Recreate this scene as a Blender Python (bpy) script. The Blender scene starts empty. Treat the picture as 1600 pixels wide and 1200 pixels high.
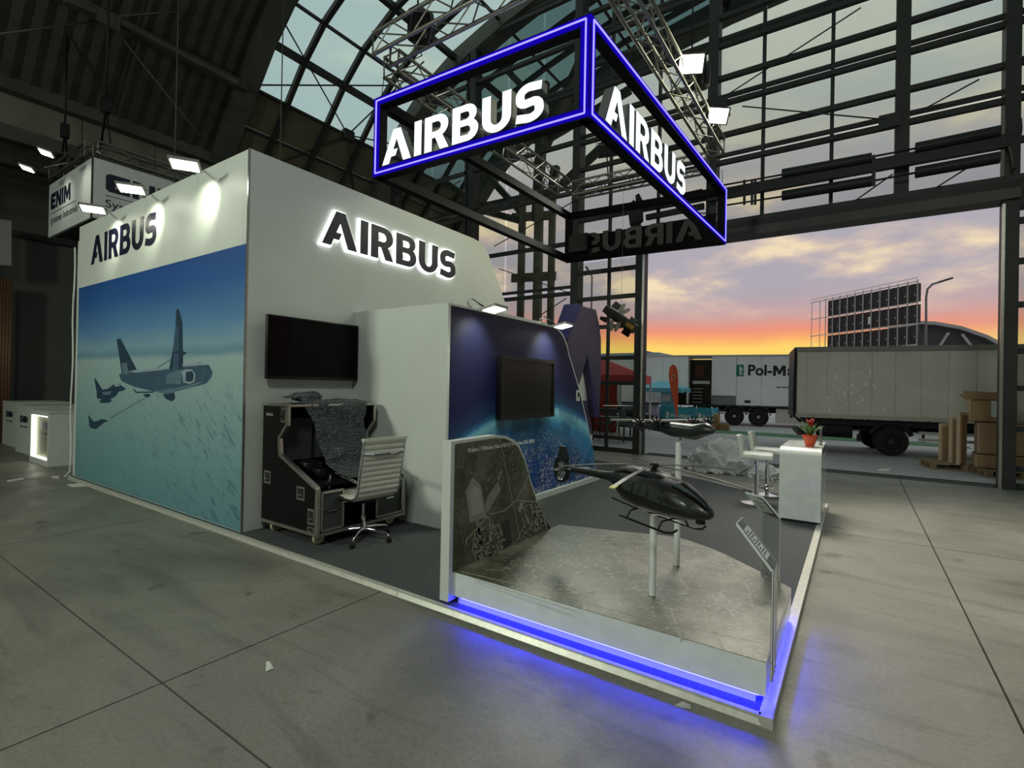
import bpy, bmesh, math, random
from mathutils import Vector, Matrix
from mathutils.geometry import tessellate_polygon
rnd = random.Random(7)
C = bpy.context.scene.collection
scn = bpy.context.scene

# ------------------------------------------------------------------ camera
F = 792.6; H = 1.6
YAW, PIT, ROL = map(math.radians, (34.21, 0.27, 1.1))
FW = Vector((-math.sin(YAW)*math.cos(PIT), math.cos(YAW)*math.cos(PIT), math.sin(PIT)))
R0 = Vector((math.cos(YAW), math.sin(YAW), 0)); U0 = R0.cross(FW)
RT = math.cos(ROL)*R0 + math.sin(ROL)*U0; UP = -math.sin(ROL)*R0 + math.cos(ROL)*U0
EYE = Vector((0, 0, H))
cd = bpy.data.cameras.new('camera'); cam = bpy.data.objects.new('camera', cd); C.objects.link(cam)
cd.sensor_width = 36; cd.lens = F/1600*36; cd.clip_start = .05; cd.clip_end = 2000
mw = Matrix((RT, UP, -FW)).transposed().to_4x4(); mw.translation = EYE; cam.matrix_world = mw
scn.camera = cam
scn.view_settings.view_transform = 'Standard'; scn.view_settings.look = 'None'
scn.view_settings.gamma = 1; scn.view_settings.use_curve_mapping = False
scn.view_settings.exposure = 0.0
scn.cycles.transparent_max_bounces = 24
scn.cycles.max_bounces = 8
scn.cycles.sample_clamp_indirect = 4.0

def lin(c):
    return tuple((v/255/12.92 if v/255 <= .04045 else ((v/255+.055)/1.055)**2.4) for v in c[:3]) + (1,)
def ray(px, py): return (px-800)*RT/F-(py-600)*UP/F+FW
def P(px, py, ax, v):                       # measured point of the photograph on a known world plane
    d = ray(px, py); i = 'xyz'.index(ax); return EYE + d*((v-EYE[i])/d[i])
def PV(px, py, p0, d):
    d = Vector((d[0], d[1], 0)).normalized(); n = Vector((-d.y, d.x, 0)); q = ray(px, py)
    t = (Vector((p0[0], p0[1], 0))-EYE).dot(n)/q.dot(n); return EYE+q*t

# ------------------------------------------------------------------ world: sunset sky
W = bpy.data.worlds.new('sky'); scn.world = W; W.use_nodes = True
nt = W.node_tree; nt.nodes.clear()
def N(nt, t, **k):
    n = nt.nodes.new(t)
    for a, b in k.items():
        if a.startswith('i_'):
            n.inputs[int(a[2:]) if a[2:].isdigit() else a[2:].replace('_', ' ')].default_value = b
        else: setattr(n, a, b)
    return n
def ramp(nt, stops, src, interp='LINEAR'):
    r = nt.nodes.new('ShaderNodeValToRGB'); r.color_ramp.interpolation = interp
    e = r.color_ramp.elements
    while len(e) < len(stops): e.new(.5)
    for el, (p, c) in zip(e, stops): el.position = p; el.color = lin(c) if max(c) > 1.0001 else (tuple(c)+(1,))[:4]
    nt.links.new(src, r.inputs[0]); return r
tc = N(nt, 'ShaderNodeTexCoord'); sp = N(nt, 'ShaderNodeSeparateXYZ'); nt.links.new(tc.outputs['Generated'], sp.inputs[0])
mp = N(nt, 'ShaderNodeMapping'); mp.inputs['Scale'].default_value = (3.2, 3.2, 9); nt.links.new(tc.outputs['Generated'], mp.inputs[0])
nz = N(nt, 'ShaderNodeTexNoise'); nz.inputs['Scale'].default_value = 1.25; nz.inputs['Detail'].default_value = 7; nz.inputs['Roughness'].default_value = .55
nt.links.new(mp.outputs[0], nz.inputs['Vector'])
ma = N(nt, 'ShaderNodeMath', operation='MULTIPLY_ADD'); ma.inputs[1].default_value = .035; ma.inputs[2].default_value = -.0175
nt.links.new(nz.outputs[0], ma.inputs[0])
ad = N(nt, 'ShaderNodeMath', operation='ADD'); nt.links.new(sp.outputs[2], ad.inputs[0]); nt.links.new(ma.outputs[0], ad.inputs[1])
base = ramp(nt, [(0, (225, 190, 120)), (.055, (253, 218, 116)), (.078, (255, 214, 108)), (.095, (250, 172, 110)), (.108, (238, 150, 122)), (.135, (204, 160, 158)), (.18, (184, 168, 176)), (.23, (176, 168, 180)),
                 (.3, (178, 178, 184)), (.42, (190, 192, 184)), (.6, (196, 212, 212)), (.95, (176, 198, 196))], ad.outputs[0])
cl = ramp(nt, [(0, (150, 152, 166)), (.46, (176, 170, 180)), (.53, (206, 188, 180)), (.60, (250, 228, 186)), (1, (255, 240, 205))], nz.outputs[0])
em = ramp(nt, [(0, (0, 0, 0)), (.12, (0, 0, 0)), (.19, (.9, .9, .9)), (.32, (.75, .75, .75)), (.42, (.18, .18, .18)), (.6, (.22, .22, .22)), (1, (.1, .1, .1))], sp.outputs[2])
# the glow sits round the set sun; away from it the band near the horizon turns blue-grey
sd = P(1080, 560, 'y', 50)-EYE; sd.z = 0; sd.normalize()
dt = N(nt, 'ShaderNodeVectorMath', operation='DOT_PRODUCT'); dt.inputs[1].default_value = sd; nt.links.new(tc.outputs['Generated'], dt.inputs[0])
gl = ramp(nt, [(0, (0, 0, 0)), (.70, (0, 0, 0)), (.965, (1, 1, 1))], dt.outputs['Value'])
far = ramp(nt, [(0, (196, 170, 166)), (.1, (206, 172, 168)), (.2, (176, 172, 180)), (.45, (186, 204, 204)), (1, (196, 214, 210))], sp.outputs[2])
mx2 = N(nt, 'ShaderNodeMix', data_type='RGBA'); nt.links.new(gl.outputs[0], mx2.inputs[0]); nt.links.new(far.outputs[0], mx2.inputs[6]); nt.links.new(base.outputs[0], mx2.inputs[7])
mx = N(nt, 'ShaderNodeMix', data_type='RGBA'); nt.links.new(em.outputs[0], mx.inputs[0]); nt.links.new(mx2.outputs[2], mx.inputs[6]); nt.links.new(cl.outputs[0], mx.inputs[7])
bg = N(nt, 'ShaderNodeBackground'); bg.inputs[1].default_value = 1.0; nt.links.new(mx.outputs[2], bg.inputs[0])
wo = N(nt, 'ShaderNodeOutputWorld'); nt.links.new(bg.outputs[0], wo.inputs[0])

# ------------------------------------------------------------------ hall lamps (above and behind the camera) and floods
def light(name, kind, loc, to, power, col, size=.5, angle=60, blend=.5):
    l = bpy.data.lights.new(name, kind); l.energy = power; l.color = lin(col)[:3]
    if kind == 'AREA': l.size = size
    else: l.shadow_soft_size = size
    if kind == 'SPOT': l.spot_size = math.radians(angle); l.spot_blend = blend
    o = bpy.data.objects.new(name, l); C.objects.link(o); o.location = loc
    o.rotation_euler = (Vector(to)-Vector(loc)).to_track_quat('-Z', 'Y').to_euler(); return o
light('hall_lamp_light', 'AREA', (-7.5, -6.5, 5.6), (-5, 3, 2.2), 430, (238, 250, 226), 1.6)
light('hall_lamp_light', 'AREA', (1.5, -3.5, 8), (.5, 4, .5), 300, (240, 248, 236), 1.6)
light('flood_light', 'SPOT', (-5.2, 9.9, 5.7), (-3.6, 2.2, 0), 560, (250, 255, 235), .9, 95, .6)
light('flood_light', 'SPOT', (-1.75, 8.2, 6.5), (-5.2, 6.4, 2.6), 420, (250, 255, 215), .9, 80, .7)
light('flood_light', 'SPOT', (-1.5, 9.0, 6.4), (2.3, 5.9, 0), 2100, (255, 246, 228), .9, 74, .9)
light('flood_light', 'SPOT', (-1.75, 10.0, 6.5), (-3.0, 7.0, 0), 220, (250, 255, 225), .9, 110, .7)

# ------------------------------------------------------------------ materials
MT = {}
def mat(name, col, rough=.5, metal=0, es=0, ecol=None, noise=None, bump=0, bscale=60, coat=0, spec=.5, alpha=1):
    if name in MT: return MT[name]
    m = bpy.data.materials.new(name); m.use_nodes = True; n = m.node_tree; b = n.nodes['Principled BSDF']
    b.inputs['Base Color'].default_value = lin(col); b.inputs['Roughness'].default_value = rough; b.inputs['Metallic'].default_value = metal
    b.inputs['Specular IOR Level'].default_value = spec; b.inputs['Coat Weight'].default_value = coat; b.inputs['Coat Roughness'].default_value = .08
    b.inputs['Alpha'].default_value = alpha
    if es: b.inputs['Emission Color'].default_value = lin(ecol or col); b.inputs['Emission Strength'].default_value = es
    t = N(n, 'ShaderNodeTexCoord')
    if noise is None: noise = (9, .06)
    z = N(n, 'ShaderNodeTexNoise'); z.inputs['Scale'].default_value = noise[0]; z.inputs['Detail'].default_value = 6
    n.links.new(t.outputs['Object'], z.inputs['Vector'])
    a = noise[1]; c = lin(col)[:3]
    r = ramp(n, [(.3, tuple(max(0, v*(1-a)) for v in c)), (.7, tuple(min(1, v*(1+a)) for v in c))], z.outputs[0])
    n.links.new(r.outputs[0], b.inputs['Base Color'])
    if bump:
        z2 = N(n, 'ShaderNodeTexNoise'); z2.inputs['Scale'].default_value = bscale; z2.inputs['Detail'].default_value = 4
        n.links.new(t.outputs['Object'], z2.inputs['Vector'])
        bp = N(n, 'ShaderNodeBump'); bp.inputs['Strength'].default_value = bump; bp.inputs['Distance'].default_value = .01
        n.links.new(z2.outputs[0], bp.inputs['Height']); n.links.new(bp.outputs[0], b.inputs['Normal'])
    MT[name] = m; return m
def glassmat(name, tint, gloss=.12, rough=.02, gcol=(255, 255, 255)):
    m = bpy.data.materials.new(name); m.use_nodes = True; n = m.node_tree; n.nodes.clear()
    t = N(n, 'ShaderNodeBsdfTransparent'); t.inputs[0].default_value = lin(tint)
    g = N(n, 'ShaderNodeBsdfGlossy'); g.inputs['Roughness'].default_value = rough; g.inputs[0].default_value = lin(gcol)
    fr = N(n, 'ShaderNodeLayerWeight'); fr.inputs[0].default_value = gloss
    s = N(n, 'ShaderNodeMixShader'); o = N(n, 'ShaderNodeOutputMaterial')
    n.links.new(fr.outputs['Fresnel'], s.inputs[0]); n.links.new(t.outputs[0], s.inputs[1]); n.links.new(g.outputs[0], s.inputs[2]); n.links.new(s.outputs[0], o.inputs[0])
    MT[name] = m; return m
def emis(name, col, strength):
    m = bpy.data.materials.new(name); m.use_nodes = True; n = m.node_tree; n.nodes.clear()
    e = N(n, 'ShaderNodeEmission'); e.inputs[0].default_value = lin(col); e.inputs[1].default_value = strength
    o = N(n, 'ShaderNodeOutputMaterial'); n.links.new(e.outputs[0], o.inputs[0]); MT[name] = m; return m

white = mat('white_panel', (214, 218, 214), .45, noise=(2, .03), bump=.05, bscale=5)
whitegloss = mat('white_gloss', (226, 230, 228), .16, coat=.5)
steel = mat('dark_steel', (46, 48, 46), .55, .2, noise=(3, .2))
steel2 = mat('black_steel', (22, 23, 24), .5, .2)
alu = mat('aluminium', (190, 188, 180), .3, .9, noise=(20, .1))
edgealu = mat('edge_aluminium', (206, 204, 196), .38, .35, noise=(20, .1))
alub = mat('truss_aluminium', (150, 148, 140), .38, .85, noise=(20, .15))
chrome = mat('chrome', (225, 225, 228), .06, 1, noise=(3, .02))
black = mat('black_plastic', (14, 14, 15), .35)
blackgl = mat('black_gloss', (3, 3, 4), .12, spec=.12)
carpet = mat('grey_carpet', (74, 76, 78), .95, noise=(85, .5), bump=.6, bscale=160)
navy = mat('navy_letter', (22, 24, 48), .4)
rubber = mat('rubber', (18, 18, 18), .8)
lampglow = emis('lamp_glow', (255, 255, 232), 14)
sideglow = emis('letter_face', (235, 245, 250), 1.35)
halo = emis('halo', (250, 255, 250), 2.6)

# ------------------------------------------------------------------ mesh helpers
ORG = {}
class MB:
    def __init__(s): s.v = []; s.f = []; s.sm = []; s.mi = []
    def add(s, vs, fs, smooth=False, mi=0):
        b = len(s.v); s.v += [Vector(v) for v in vs]
        for f in fs: s.f.append([b+i for i in f]); s.sm.append(smooth); s.mi.append(mi)
        return s
    def box(s, x0, x1, y0, y1, z0, z1, mi=0):
        v = [(x, y, z) for z in (z0, z1) for y in (y0, y1) for x in (x0, x1)]
        return s.add(v, [(0, 2, 3, 1), (4, 5, 7, 6), (0, 1, 5, 4), (1, 3, 7, 5), (3, 2, 6, 7), (2, 0, 4, 6)], mi=mi)
    def bbox(s, x0, x1, y0, y1, z0, z1, b=.01):      # box with bevelled edges
        bm = bmesh.new(); bmesh.ops.create_cube(bm, size=1)
        for v in bm.verts: v.co = Vector(((x0+x1)/2+v.co.x*(x1-x0), (y0+y1)/2+v.co.y*(y1-y0), (z0+z1)/2+v.co.z*(z1-z0)))
        bmesh.ops.bevel(bm, geom=bm.edges[:], offset=min(b, .45*min(x1-x0, y1-y0, z1-z0)), segments=2, affect='EDGES', profile=.5)
        bm.verts.index_update(); s.add([v.co.copy() for v in bm.verts], [[v.index for v in f.verts] for f in bm.faces], True); bm.free(); return s
    def bar(s, p, q, w, h=None, up=(0, 0, 1)):
        p = Vector(p); q = Vector(q); d = (q-p).normalized(); u = Vector(up)
        if abs(d.dot(u)) > .98: u = Vector((0, 1, 0))
        a = d.cross(u).normalized()*w/2; b = a.cross(d).normalized()*(h or w)/2
        v = [p-a-b, p+a-b, p+a+b, p-a+b, q-a-b, q+a-b, q+a+b, q-a+b]
        return s.add(v, [(3, 2, 1, 0), (4, 5, 6, 7), (0, 1, 5, 4), (1, 2, 6, 5), (2, 3, 7, 6), (3, 0, 4, 7)])
    def tube(s, pts, r, n=8, cap=True):
        pts = [Vector(p) for p in pts]; rs = r if isinstance(r, (list, tuple)) else [r]*len(pts)
        d0 = (pts[1]-pts[0]).normalized(); u = Vector((0, 0, 1)) if abs(d0.z) < .9 else Vector((1, 0, 0))
        a = d0.cross(u).normalized(); vs = []
        for i, p in enumerate(pts):
            d = (pts[min(i+1, len(pts)-1)]-pts[max(i-1, 0)]).normalized(); a = (a-d*a.dot(d)).normalized(); b = d.cross(a)
            vs += [p+(a*math.cos(2*math.pi*k/n)+b*math.sin(2*math.pi*k/n))*rs[i] for k in range(n)]
        fs = [(i*n+k, i*n+(k+1) % n, (i+1)*n+(k+1) % n, (i+1)*n+k) for i in range(len(pts)-1) for k in range(n)]
        s.add(vs, fs, True)
        if cap: s.add(vs[:n], [tuple(range(n))[::-1]]); s.add(vs[-n:], [tuple(range(n))])
        return s
    def lathe(s, prof, c=(0, 0, 0), n=24, axis='z'):
        vs = []
        for r, z in prof:
            for k in range(n):
                t = 2*math.pi*k/n; p = (r*math.cos(t), r*math.sin(t), z)
                if axis == 'y': p = (p[0], p[2], p[1])
                if axis == 'x': p = (p[2], p[0], p[1])
                vs.append(Vector(p)+Vector(c))
        fs = [(i*n+k, i*n+(k+1) % n, (i+1)*n+(k+1) % n, (i+1)*n+k) for i in range(len(prof)-1) for k in range(n)]
        s.add(vs, fs, True)
        if prof[0] == prof[-1]: return s
        if prof[0][0] > 1e-4: s.add(vs[:n], [tuple(range(n))[::-1]])
        if prof[-1][0] > 1e-4: s.add(vs[-n:], [tuple(range(n))])
        return s
    def poly(s, pts, vec, mi=0):                      # flat outline pushed along vec into a solid
        pts = [Vector(p) for p in pts]; vec = Vector(vec); n = len(pts)
        s.add(pts, [tuple(range(n))], mi=mi); s.add([p+vec for p in pts], [tuple(range(n))[::-1]], mi=mi)
        return s.add(pts+[p+vec for p in pts], [(i, (i+1) % n, n+(i+1) % n, n+i) for i in range(n)], mi=mi)
    def loft(s, secs, o, dx, dy, n=16):               # secs: (s, zc, hz, wy); elliptical sections
        o = Vector(o); dx = Vector(dx).normalized(); dy = Vector(dy).normalized(); vs = []
        for a, zc, hz, wy in secs:
            for k in range(n):
                t = 2*math.pi*k/n; vs.append(o+dx*a+dy*(wy*math.cos(t))+Vector((0, 0, zc+hz*math.sin(t))))
        fs = [(i*n+k, i*n+(k+1) % n, (i+1)*n+(k+1) % n, (i+1)*n+k) for i in range(len(secs)-1) for k in range(n)]
        s.add(vs, fs, True); s.add(vs[:n], [tuple(range(n))[::-1]]); s.add(vs[-n:], [tuple(range(n))]); return s
    def xf(s, m): s.v = [m @ v for v in s.v]; return s
    def data(s, name, ms, off=Vector()):
        me = bpy.data.meshes.new(name); me.from_pydata([v-off for v in s.v], [], s.f)
        for m in (ms if isinstance(ms, (list, tuple)) else [ms]): me.materials.append(m)
        me.polygons.foreach_set('use_smooth', s.sm); me.polygons.foreach_set('material_index', s.mi)
        bm = bmesh.new(); bm.from_mesh(me); bmesh.ops.remove_doubles(bm, verts=bm.verts, dist=1e-5)
        bmesh.ops.recalc_face_normals(bm, faces=bm.faces)
        for e in bm.edges:
            if len(e.link_faces) == 2 and e.calc_face_angle(0) > .7: e.smooth = False
        bm.to_mesh(me); bm.free(); return me
    def build(s, name, m, parent=None, label=None):
        off = ORG.get(parent.name, Vector()) if parent else Vector()
        o = bpy.data.objects.new(name, s.data(name, m, off)); C.objects.link(o)
        if parent: o.parent = parent; ORG[o.name] = off
        if label: o['label'] = label
        return o
def tag(o, label=None, cat=None, group=None, kind=None):
    if label: o['label'] = label
    if cat: o['category'] = cat
    if group: o['group'] = group
    if kind: o['kind'] = kind
    return o
def thing(name, label, cat, loc=(0, 0, 0), group=None, rz=0, kind=None):
    o = bpy.data.objects.new(name, None); C.objects.link(o); o.location = loc; o.rotation_euler.z = rz
    ORG[o.name] = Vector(loc) if rz == 0 else Vector((0, 0, 0)); o.empty_display_size = .1
    return tag(o, label, cat, group, kind)
def dup(o, parent=None):
    c = o.copy(); C.objects.link(c)
    if parent: c.parent = parent
    for ch in list(o.children): dup(ch, c)
    return c
def link_copy(src, name, parent, loc=None):
    c = src.copy(); c.name = name; C.objects.link(c); c.parent = parent
    if loc is not None: c.location = loc
    return c

# ------------------------------------------------------------------ letters: cap height 1
def arc(cx, cy, rx, ry, a0, a1, n=12):
    return [(cx+rx*math.cos(math.radians(a0+(a1-a0)*i/n)), cy+ry*math.sin(math.radians(a0+(a1-a0)*i/n))) for i in range(n+1)]
def strk(pts, w):
    L, Rr = [], []
    for i, p in enumerate(pts):
        a = Vector(pts[max(i-1, 0)]); b = Vector(pts[min(i+1, len(pts)-1)]); d = (b-a).normalized(); n = Vector((-d.y, d.x))*w/2
        L.append((p[0]+n.x, p[1]+n.y)); Rr.append((p[0]-n.x, p[1]-n.y))
    return L+Rr[::-1]
GL = {
 'A': (.98, [[(0, 0), (.37, 1), (.62, 1), (.98, 0), (.72, 0), (.49, .70), (.38, .40), (.53, .40), (.46, .20), (.31, .20), (.24, 0)]]),
 'I': (.23, [[(0, 0), (0, 1), (.23, 1), (.23, 0)]]),
 'R': (.74, [[(0, 0), (0, 1), (.40, 1)]+arc(.40, .68, .32, .32, 90, -62, 12)+[(.74, 0), (.48, 0), (.33, .36), (.23, .36), (.23, 0)],
            [(.23, .81), (.23, .54), (.38, .54)]+arc(.38, .675, .12, .135, -90, 90, 8)]),
 'B': (.74, [[(0, 0), (0, 1), (.42, 1)]+arc(.42, .735, .27, .265, 90, -45, 10)+arc(.44, .30, .30, .30, 50, -90, 10),
            [(.23, .81), (.23, .60), (.40, .60)]+arc(.40, .705, .09, .105, -90, 90, 6), [(.23, .42), (.23, .18), (.42, .18)]+arc(.42, .30, .10, .12, -90, 90, 6)]),
 'U': (.76, [[(0, 1), (0, .38)]+arc(.38, .38, .38, .38, 180, 360, 18)+[(.76, 1), (.53, 1), (.53, .38)]+arc(.38, .38, .15, .18, 0, -180, 10)+[(.23, 1)]]),
 'S': (.70, [strk([(.64, .86)]+arc(.36, .70, .24, .19, 70, 180, 8)+arc(.30, .62, .18, .14, 190, 250, 4)+arc(.40, .38, .18, .14, 70, 10, 4)+arc(.34, .29, .25, .18, 0, -115, 10)+[(.03, .16)], .215)]),
 'E': (.80, [[(.12, 0), (0, .12), (0, .88), (.12, 1), (.80, 1), (.80, .74), (.3, .74), (.3, .62), (.72, .62), (.72, .38), (.3, .38), (.3, .26), (.80, .26), (.80, 0)]]),
 'N': (.80, [[(0, 0), (0, 1), (.25, 1), (.58, .42), (.58, 1), (.80, 1), (.80, 0), (.56, 0), (.22, .58), (.22, 0)]]),
 'M': (.98, [[(0, 0), (0, 1), (.27, 1), (.49, .5), (.71, 1), (.98, 1), (.98, 0), (.76, 0), (.76, .6), (.56, .14), (.42, .14), (.22, .6), (.22, 0)]]),
}
def glyph_geo(ch, depth, grow=0):
    cu = bpy.data.curves.new('glyph', 'CURVE'); cu.dimensions = '2D'; cu.fill_mode = 'BOTH'; cu.extrude = depth/2; cu.offset = grow
    lps = GL[ch][1]
    if ch == 'S' and grow: cu.offset = 0; lps = [strk([(.70, .87)]+arc(.36, .70, .24, .19, 70, 180, 8)+arc(.30, .62, .18, .14, 190, 250, 4)+arc(.40, .38, .18, .14, 70, 10, 4)+arc(.34, .29, .25, .18, 0, -115, 10)+[(-.02, .14)], .215+2*grow)]
    for lp in lps:
        s = cu.splines.new('POLY'); s.points.add(len(lp)-1)
        for p, q in zip(s.points, lp): p.co = (q[0], q[1], 0, 1)
        s.use_cyclic_u = True
    o = bpy.data.objects.new('glyph', cu); me = o.to_mesh()
    vs = [v.co.copy() for v in me.vertices]; fs = [list(p.vertices) for p in me.polygons]
    o.to_mesh_clear(); bpy.data.objects.remove(o); bpy.data.curves.remove(cu); return vs, fs
def letters(text, org, xd, yd, width, height, depth, m, parent, grow=0, gap=.10, off=0, name='letter', facemat=None, sub=None):
    """solid letters standing on the line org -> xd, front face turned to xd x yd"""
    tot = sum(GL[c][0] for c in text)+gap*(len(text)-1); kx = width/tot
    org = Vector(org); xd = Vector(xd).normalized(); yd = Vector(yd).normalized(); nd = xd.cross(yd); x = 0; out = []
    for i, c in enumerate(text):
        vs, fs = glyph_geo(c, 1, grow); b = MB()
        V = [org+xd*((x+v.x)*kx)+yd*(v.y*height)+nd*(off+(v.z+.5)*depth) for v in vs]
        for f in fs:
            fr = facemat is not None and all(vs[k].z > .49 for k in f)
            b.add([V[k] for k in f], [tuple(range(len(f)))], mi=1 if fr else 0)
        out.append(b.build(name, [m, facemat] if facemat else m, (sub[i] if sub else parent))); x += GL[c][0]+gap
    return out
def text_print(txt, org, xd, yd, width, height, m, parent, name='lettering', depth=.002, bold=.0, mi=None):
    cu = bpy.data.curves.new('t', 'FONT'); cu.body = txt; cu.size = 1; cu.extrude = .5; cu.offset = bold; cu.resolution_u = 3
    o = bpy.data.objects.new('t', cu); me = o.to_mesh()
    vs = [v.co.copy() for v in me.vertices]; fs = [list(p.vertices) for p in me.polygons]
    o.to_mesh_clear(); bpy.data.objects.remove(o); bpy.data.curves.remove(cu)
    x0 = min(v.x for v in vs); x1 = max(v.x for v in vs); y0 = min(v.y for v in vs); y1 = max(v.y for v in vs)
    org = Vector(org); xd = Vector(xd).normalized(); yd = Vector(yd).normalized(); nd = xd.cross(yd)
    b = MB(); b.add([org+xd*((v.x-x0)/(x1-x0)*width)+yd*((v.y-y0)/(y1-y0)*height)+nd*((v.z+.5)*depth) for v in vs], fs)
    o = b.build(name, m, parent); o['kind'] = 'stuff'; return o
# ------------------------------------------------------------------ surface shaders with structure
def node_mat(name, rough=.5, spec=.5):
    m = bpy.data.materials.new(name); m.use_nodes = True; n = m.node_tree; b = n.nodes['Principled BSDF']
    b.inputs['Roughness'].default_value = rough; b.inputs['Specular IOR Level'].default_value = spec
    t = N(n, 'ShaderNodeTexCoord'); MT[name] = m; return m, n, b, t.outputs['Object']
def noise_(n, v, scale, detail=5, rough=.5, sc=None, dist=0):
    z = N(n, 'ShaderNodeTexNoise'); z.inputs['Scale'].default_value = scale; z.inputs['Detail'].default_value = detail; z.inputs['Roughness'].default_value = rough; z.inputs['Distortion'].default_value = dist
    if sc:
        mp = N(n, 'ShaderNodeMapping'); mp.inputs['Scale'].default_value = sc; n.links.new(v, mp.inputs[0]); v = mp.outputs[0]
    n.links.new(v, z.inputs['Vector']); return z.outputs[0]
def mixc(n, fac, a, b, mode='MIX'):
    m = N(n, 'ShaderNodeMix', data_type='RGBA', blend_type=mode)
    for k, s in ((0, fac), (6, a), (7, b)):
        if isinstance(s, (int, float)): m.inputs[k].default_value = s
        elif isinstance(s, tuple): m.inputs[k].default_value = s if len(s) == 4 else lin(s)
        else: n.links.new(s, m.inputs[k])
    return m.outputs[2]
def bumpit(n, b, h, st=.3, dist=.01):
    bp = N(n, 'ShaderNodeBump'); bp.inputs['Strength'].default_value = st; bp.inputs['Distance'].default_value = dist
    n.links.new(h, bp.inputs['Height']); n.links.new(bp.outputs[0], b.inputs['Normal'])
def math_(n, op, a, b=None, c=None):
    m = N(n, 'ShaderNodeMath', operation=op)
    for k, s in enumerate((a, b, c)):
        if s is None: continue
        if isinstance(s, (int, float)): m.inputs[k].default_value = s
        else: n.links.new(s, m.inputs[k])
    return m.outputs[0]

# concrete
m, n, b, v = node_mat('concrete', .42)
c1 = ramp(n, [(.28, (112, 111, 101)), (.5, (140, 138, 127)), (.72, (162, 158, 148))], noise_(n, v, .55, 8, .62, dist=.6)).outputs[0]
st = ramp(n, [(.34, (.62, .62, .62)), (.47, (1, 1, 1))], noise_(n, v, 1.6, 5, .6, (.5, 3.2, 1), .8)).outputs[0]
c1 = mixc(n, .55, c1, st, 'MULTIPLY')
s2 = ramp(n, [(.28, (.45, .43, .40)), (.345, (1, 1, 1))], noise_(n, v, 3.3, 3, .5)).outputs[0]
c1 = mixc(n, .7, c1, s2, 'MULTIPLY')
c1 = mixc(n, .35, c1, ramp(n, [(.3, (.7, .7, .7)), (.7, (1.2, 1.2, 1.2))], noise_(n, v, 38, 4, .7)).outputs[0], 'MULTIPLY')
n.links.new(c1, b.inputs['Base Color'])
n.links.new(ramp(n, [(.3, (.34, .34, .34)), (.7, (.6, .6, .6))], noise_(n, v, 2.2, 6, .6)).outputs[0], b.inputs['Roughness'])
bumpit(n, b, noise_(n, v, 25, 6, .7), .12, .01)
concrete = m
m, n, b, v = node_mat('asphalt', .75)
n.links.new(ramp(n, [(.3, (142, 142, 144)), (.7, (176, 175, 174))], noise_(n, v, .5, 8, .7)).outputs[0], b.inputs['Base Color']); bumpit(n, b, noise_(n, v, 60, 4, .7), .3, .01)
asphalt = m
m, n, b, v = node_mat('painted_brick', .8)
br = N(n, 'ShaderNodeTexBrick'); br.inputs['Scale'].default_value = 1; br.inputs['Brick Width'].default_value = .5; br.inputs['Row Height'].default_value = .25; br.inputs['Mortar Size'].default_value = .012
for k, c in (('Color1', (118, 124, 120)), ('Color2', (106, 112, 108)), ('Mortar', (80, 84, 82))): br.inputs[k].default_value = lin(c)
mp = N(n, 'ShaderNodeMapping'); mp.inputs['Rotation'].default_value = (math.pi/2, 0, math.pi/2); n.links.new(v, mp.inputs[0]); n.links.new(mp.outputs[0], br.inputs['Vector'])
n.links.new(br.outputs[0], b.inputs['Base Color']); bumpit(n, b, br.outputs[1], .5, .02)
brickm = m
roofm = mat('corrugated_roof', (52, 54, 50), .6, .1, noise=(2, .25))
panelm = mat('wall_panel', (112, 116, 104), .7, noise=(1.5, .18))
olive = mat('olive_panel', (96, 94, 76), .7, noise=(1.2, .15))
rib_m = mat('rib_steel', (72, 74, 68), .6, noise=(2, .2))
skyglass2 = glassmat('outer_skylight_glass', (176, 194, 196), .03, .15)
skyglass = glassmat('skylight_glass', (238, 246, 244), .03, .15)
facglass = glassmat('facade_glass', (236, 238, 234), .04, .01)
acryl = glassmat('acrylic', (240, 243, 243), .22, .02)
acryedge = mat('acrylic_edge', (245, 248, 248), .1, alpha=.7)

# ------------------------------------------------------------------ floor slabs
fl = thing('floor', kind='structure', label=None, cat=None)
MB().box(-24, 16, -14, 12.15, -.12, -.03).build('subfloor', mat('joint_dirt', (52, 50, 44), .9), fl)
XS = [-24]+[-3.01+3.69*k for k in range(-5, 6)]; YS = [-14]+[1.2+5.7*k for k in range(-2, 2)]+[12.15]
for i in range(len(XS)-1):
    for j in range(len(YS)-1):
        x0, x1, y0, y1 = XS[i]+.006, XS[i+1]-.006, YS[j]+.006, YS[j+1]-.006
        MB().box(x0, x1, y0, y1, -.03, 0).build('slab', concrete, fl)
gd = MB().box(-70, 80, 12.16, 160, -.12, -.005).build('ground', asphalt); gd['kind'] = 'structure'
rl = thing('trim_1', None, None, kind='structure')
for y in (12.02, 12.22, 12.42): MB().box(-4.3, 2.1, y, y+.04, -.01, .012).build('threshold_rail', steel, rl)
for s in (-1, 1): pass
MB().box(-9, 3.5, 20.2, 21.7, -.004, .004).xf(Matrix.Rotation(.03, 4, 'Z')).build('green_strip', mat('green_paint', (64, 104, 74), .9, noise=(2, .2)), None)['kind'] = 'structure'
bpy.data.objects['green_strip'].name = 'ground_marking'

# ------------------------------------------------------------------ vault roof
PR = [(-15.0, 7.8), (-14.25, 8.7), (-13.55, 9.5), (-12.75, 10.45), (-11.9, 11.2), (-10.6, 11.9), (-8.9, 12.45), (-6.5, 13.1), (-3.5, 13.6), (0, 13.85), (3, 13.9)]
PR = PR+[(6-x, z) for x, z in PR[:-1]][::-1]
cl_ = thing('ceiling', None, None, kind='structure')
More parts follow.
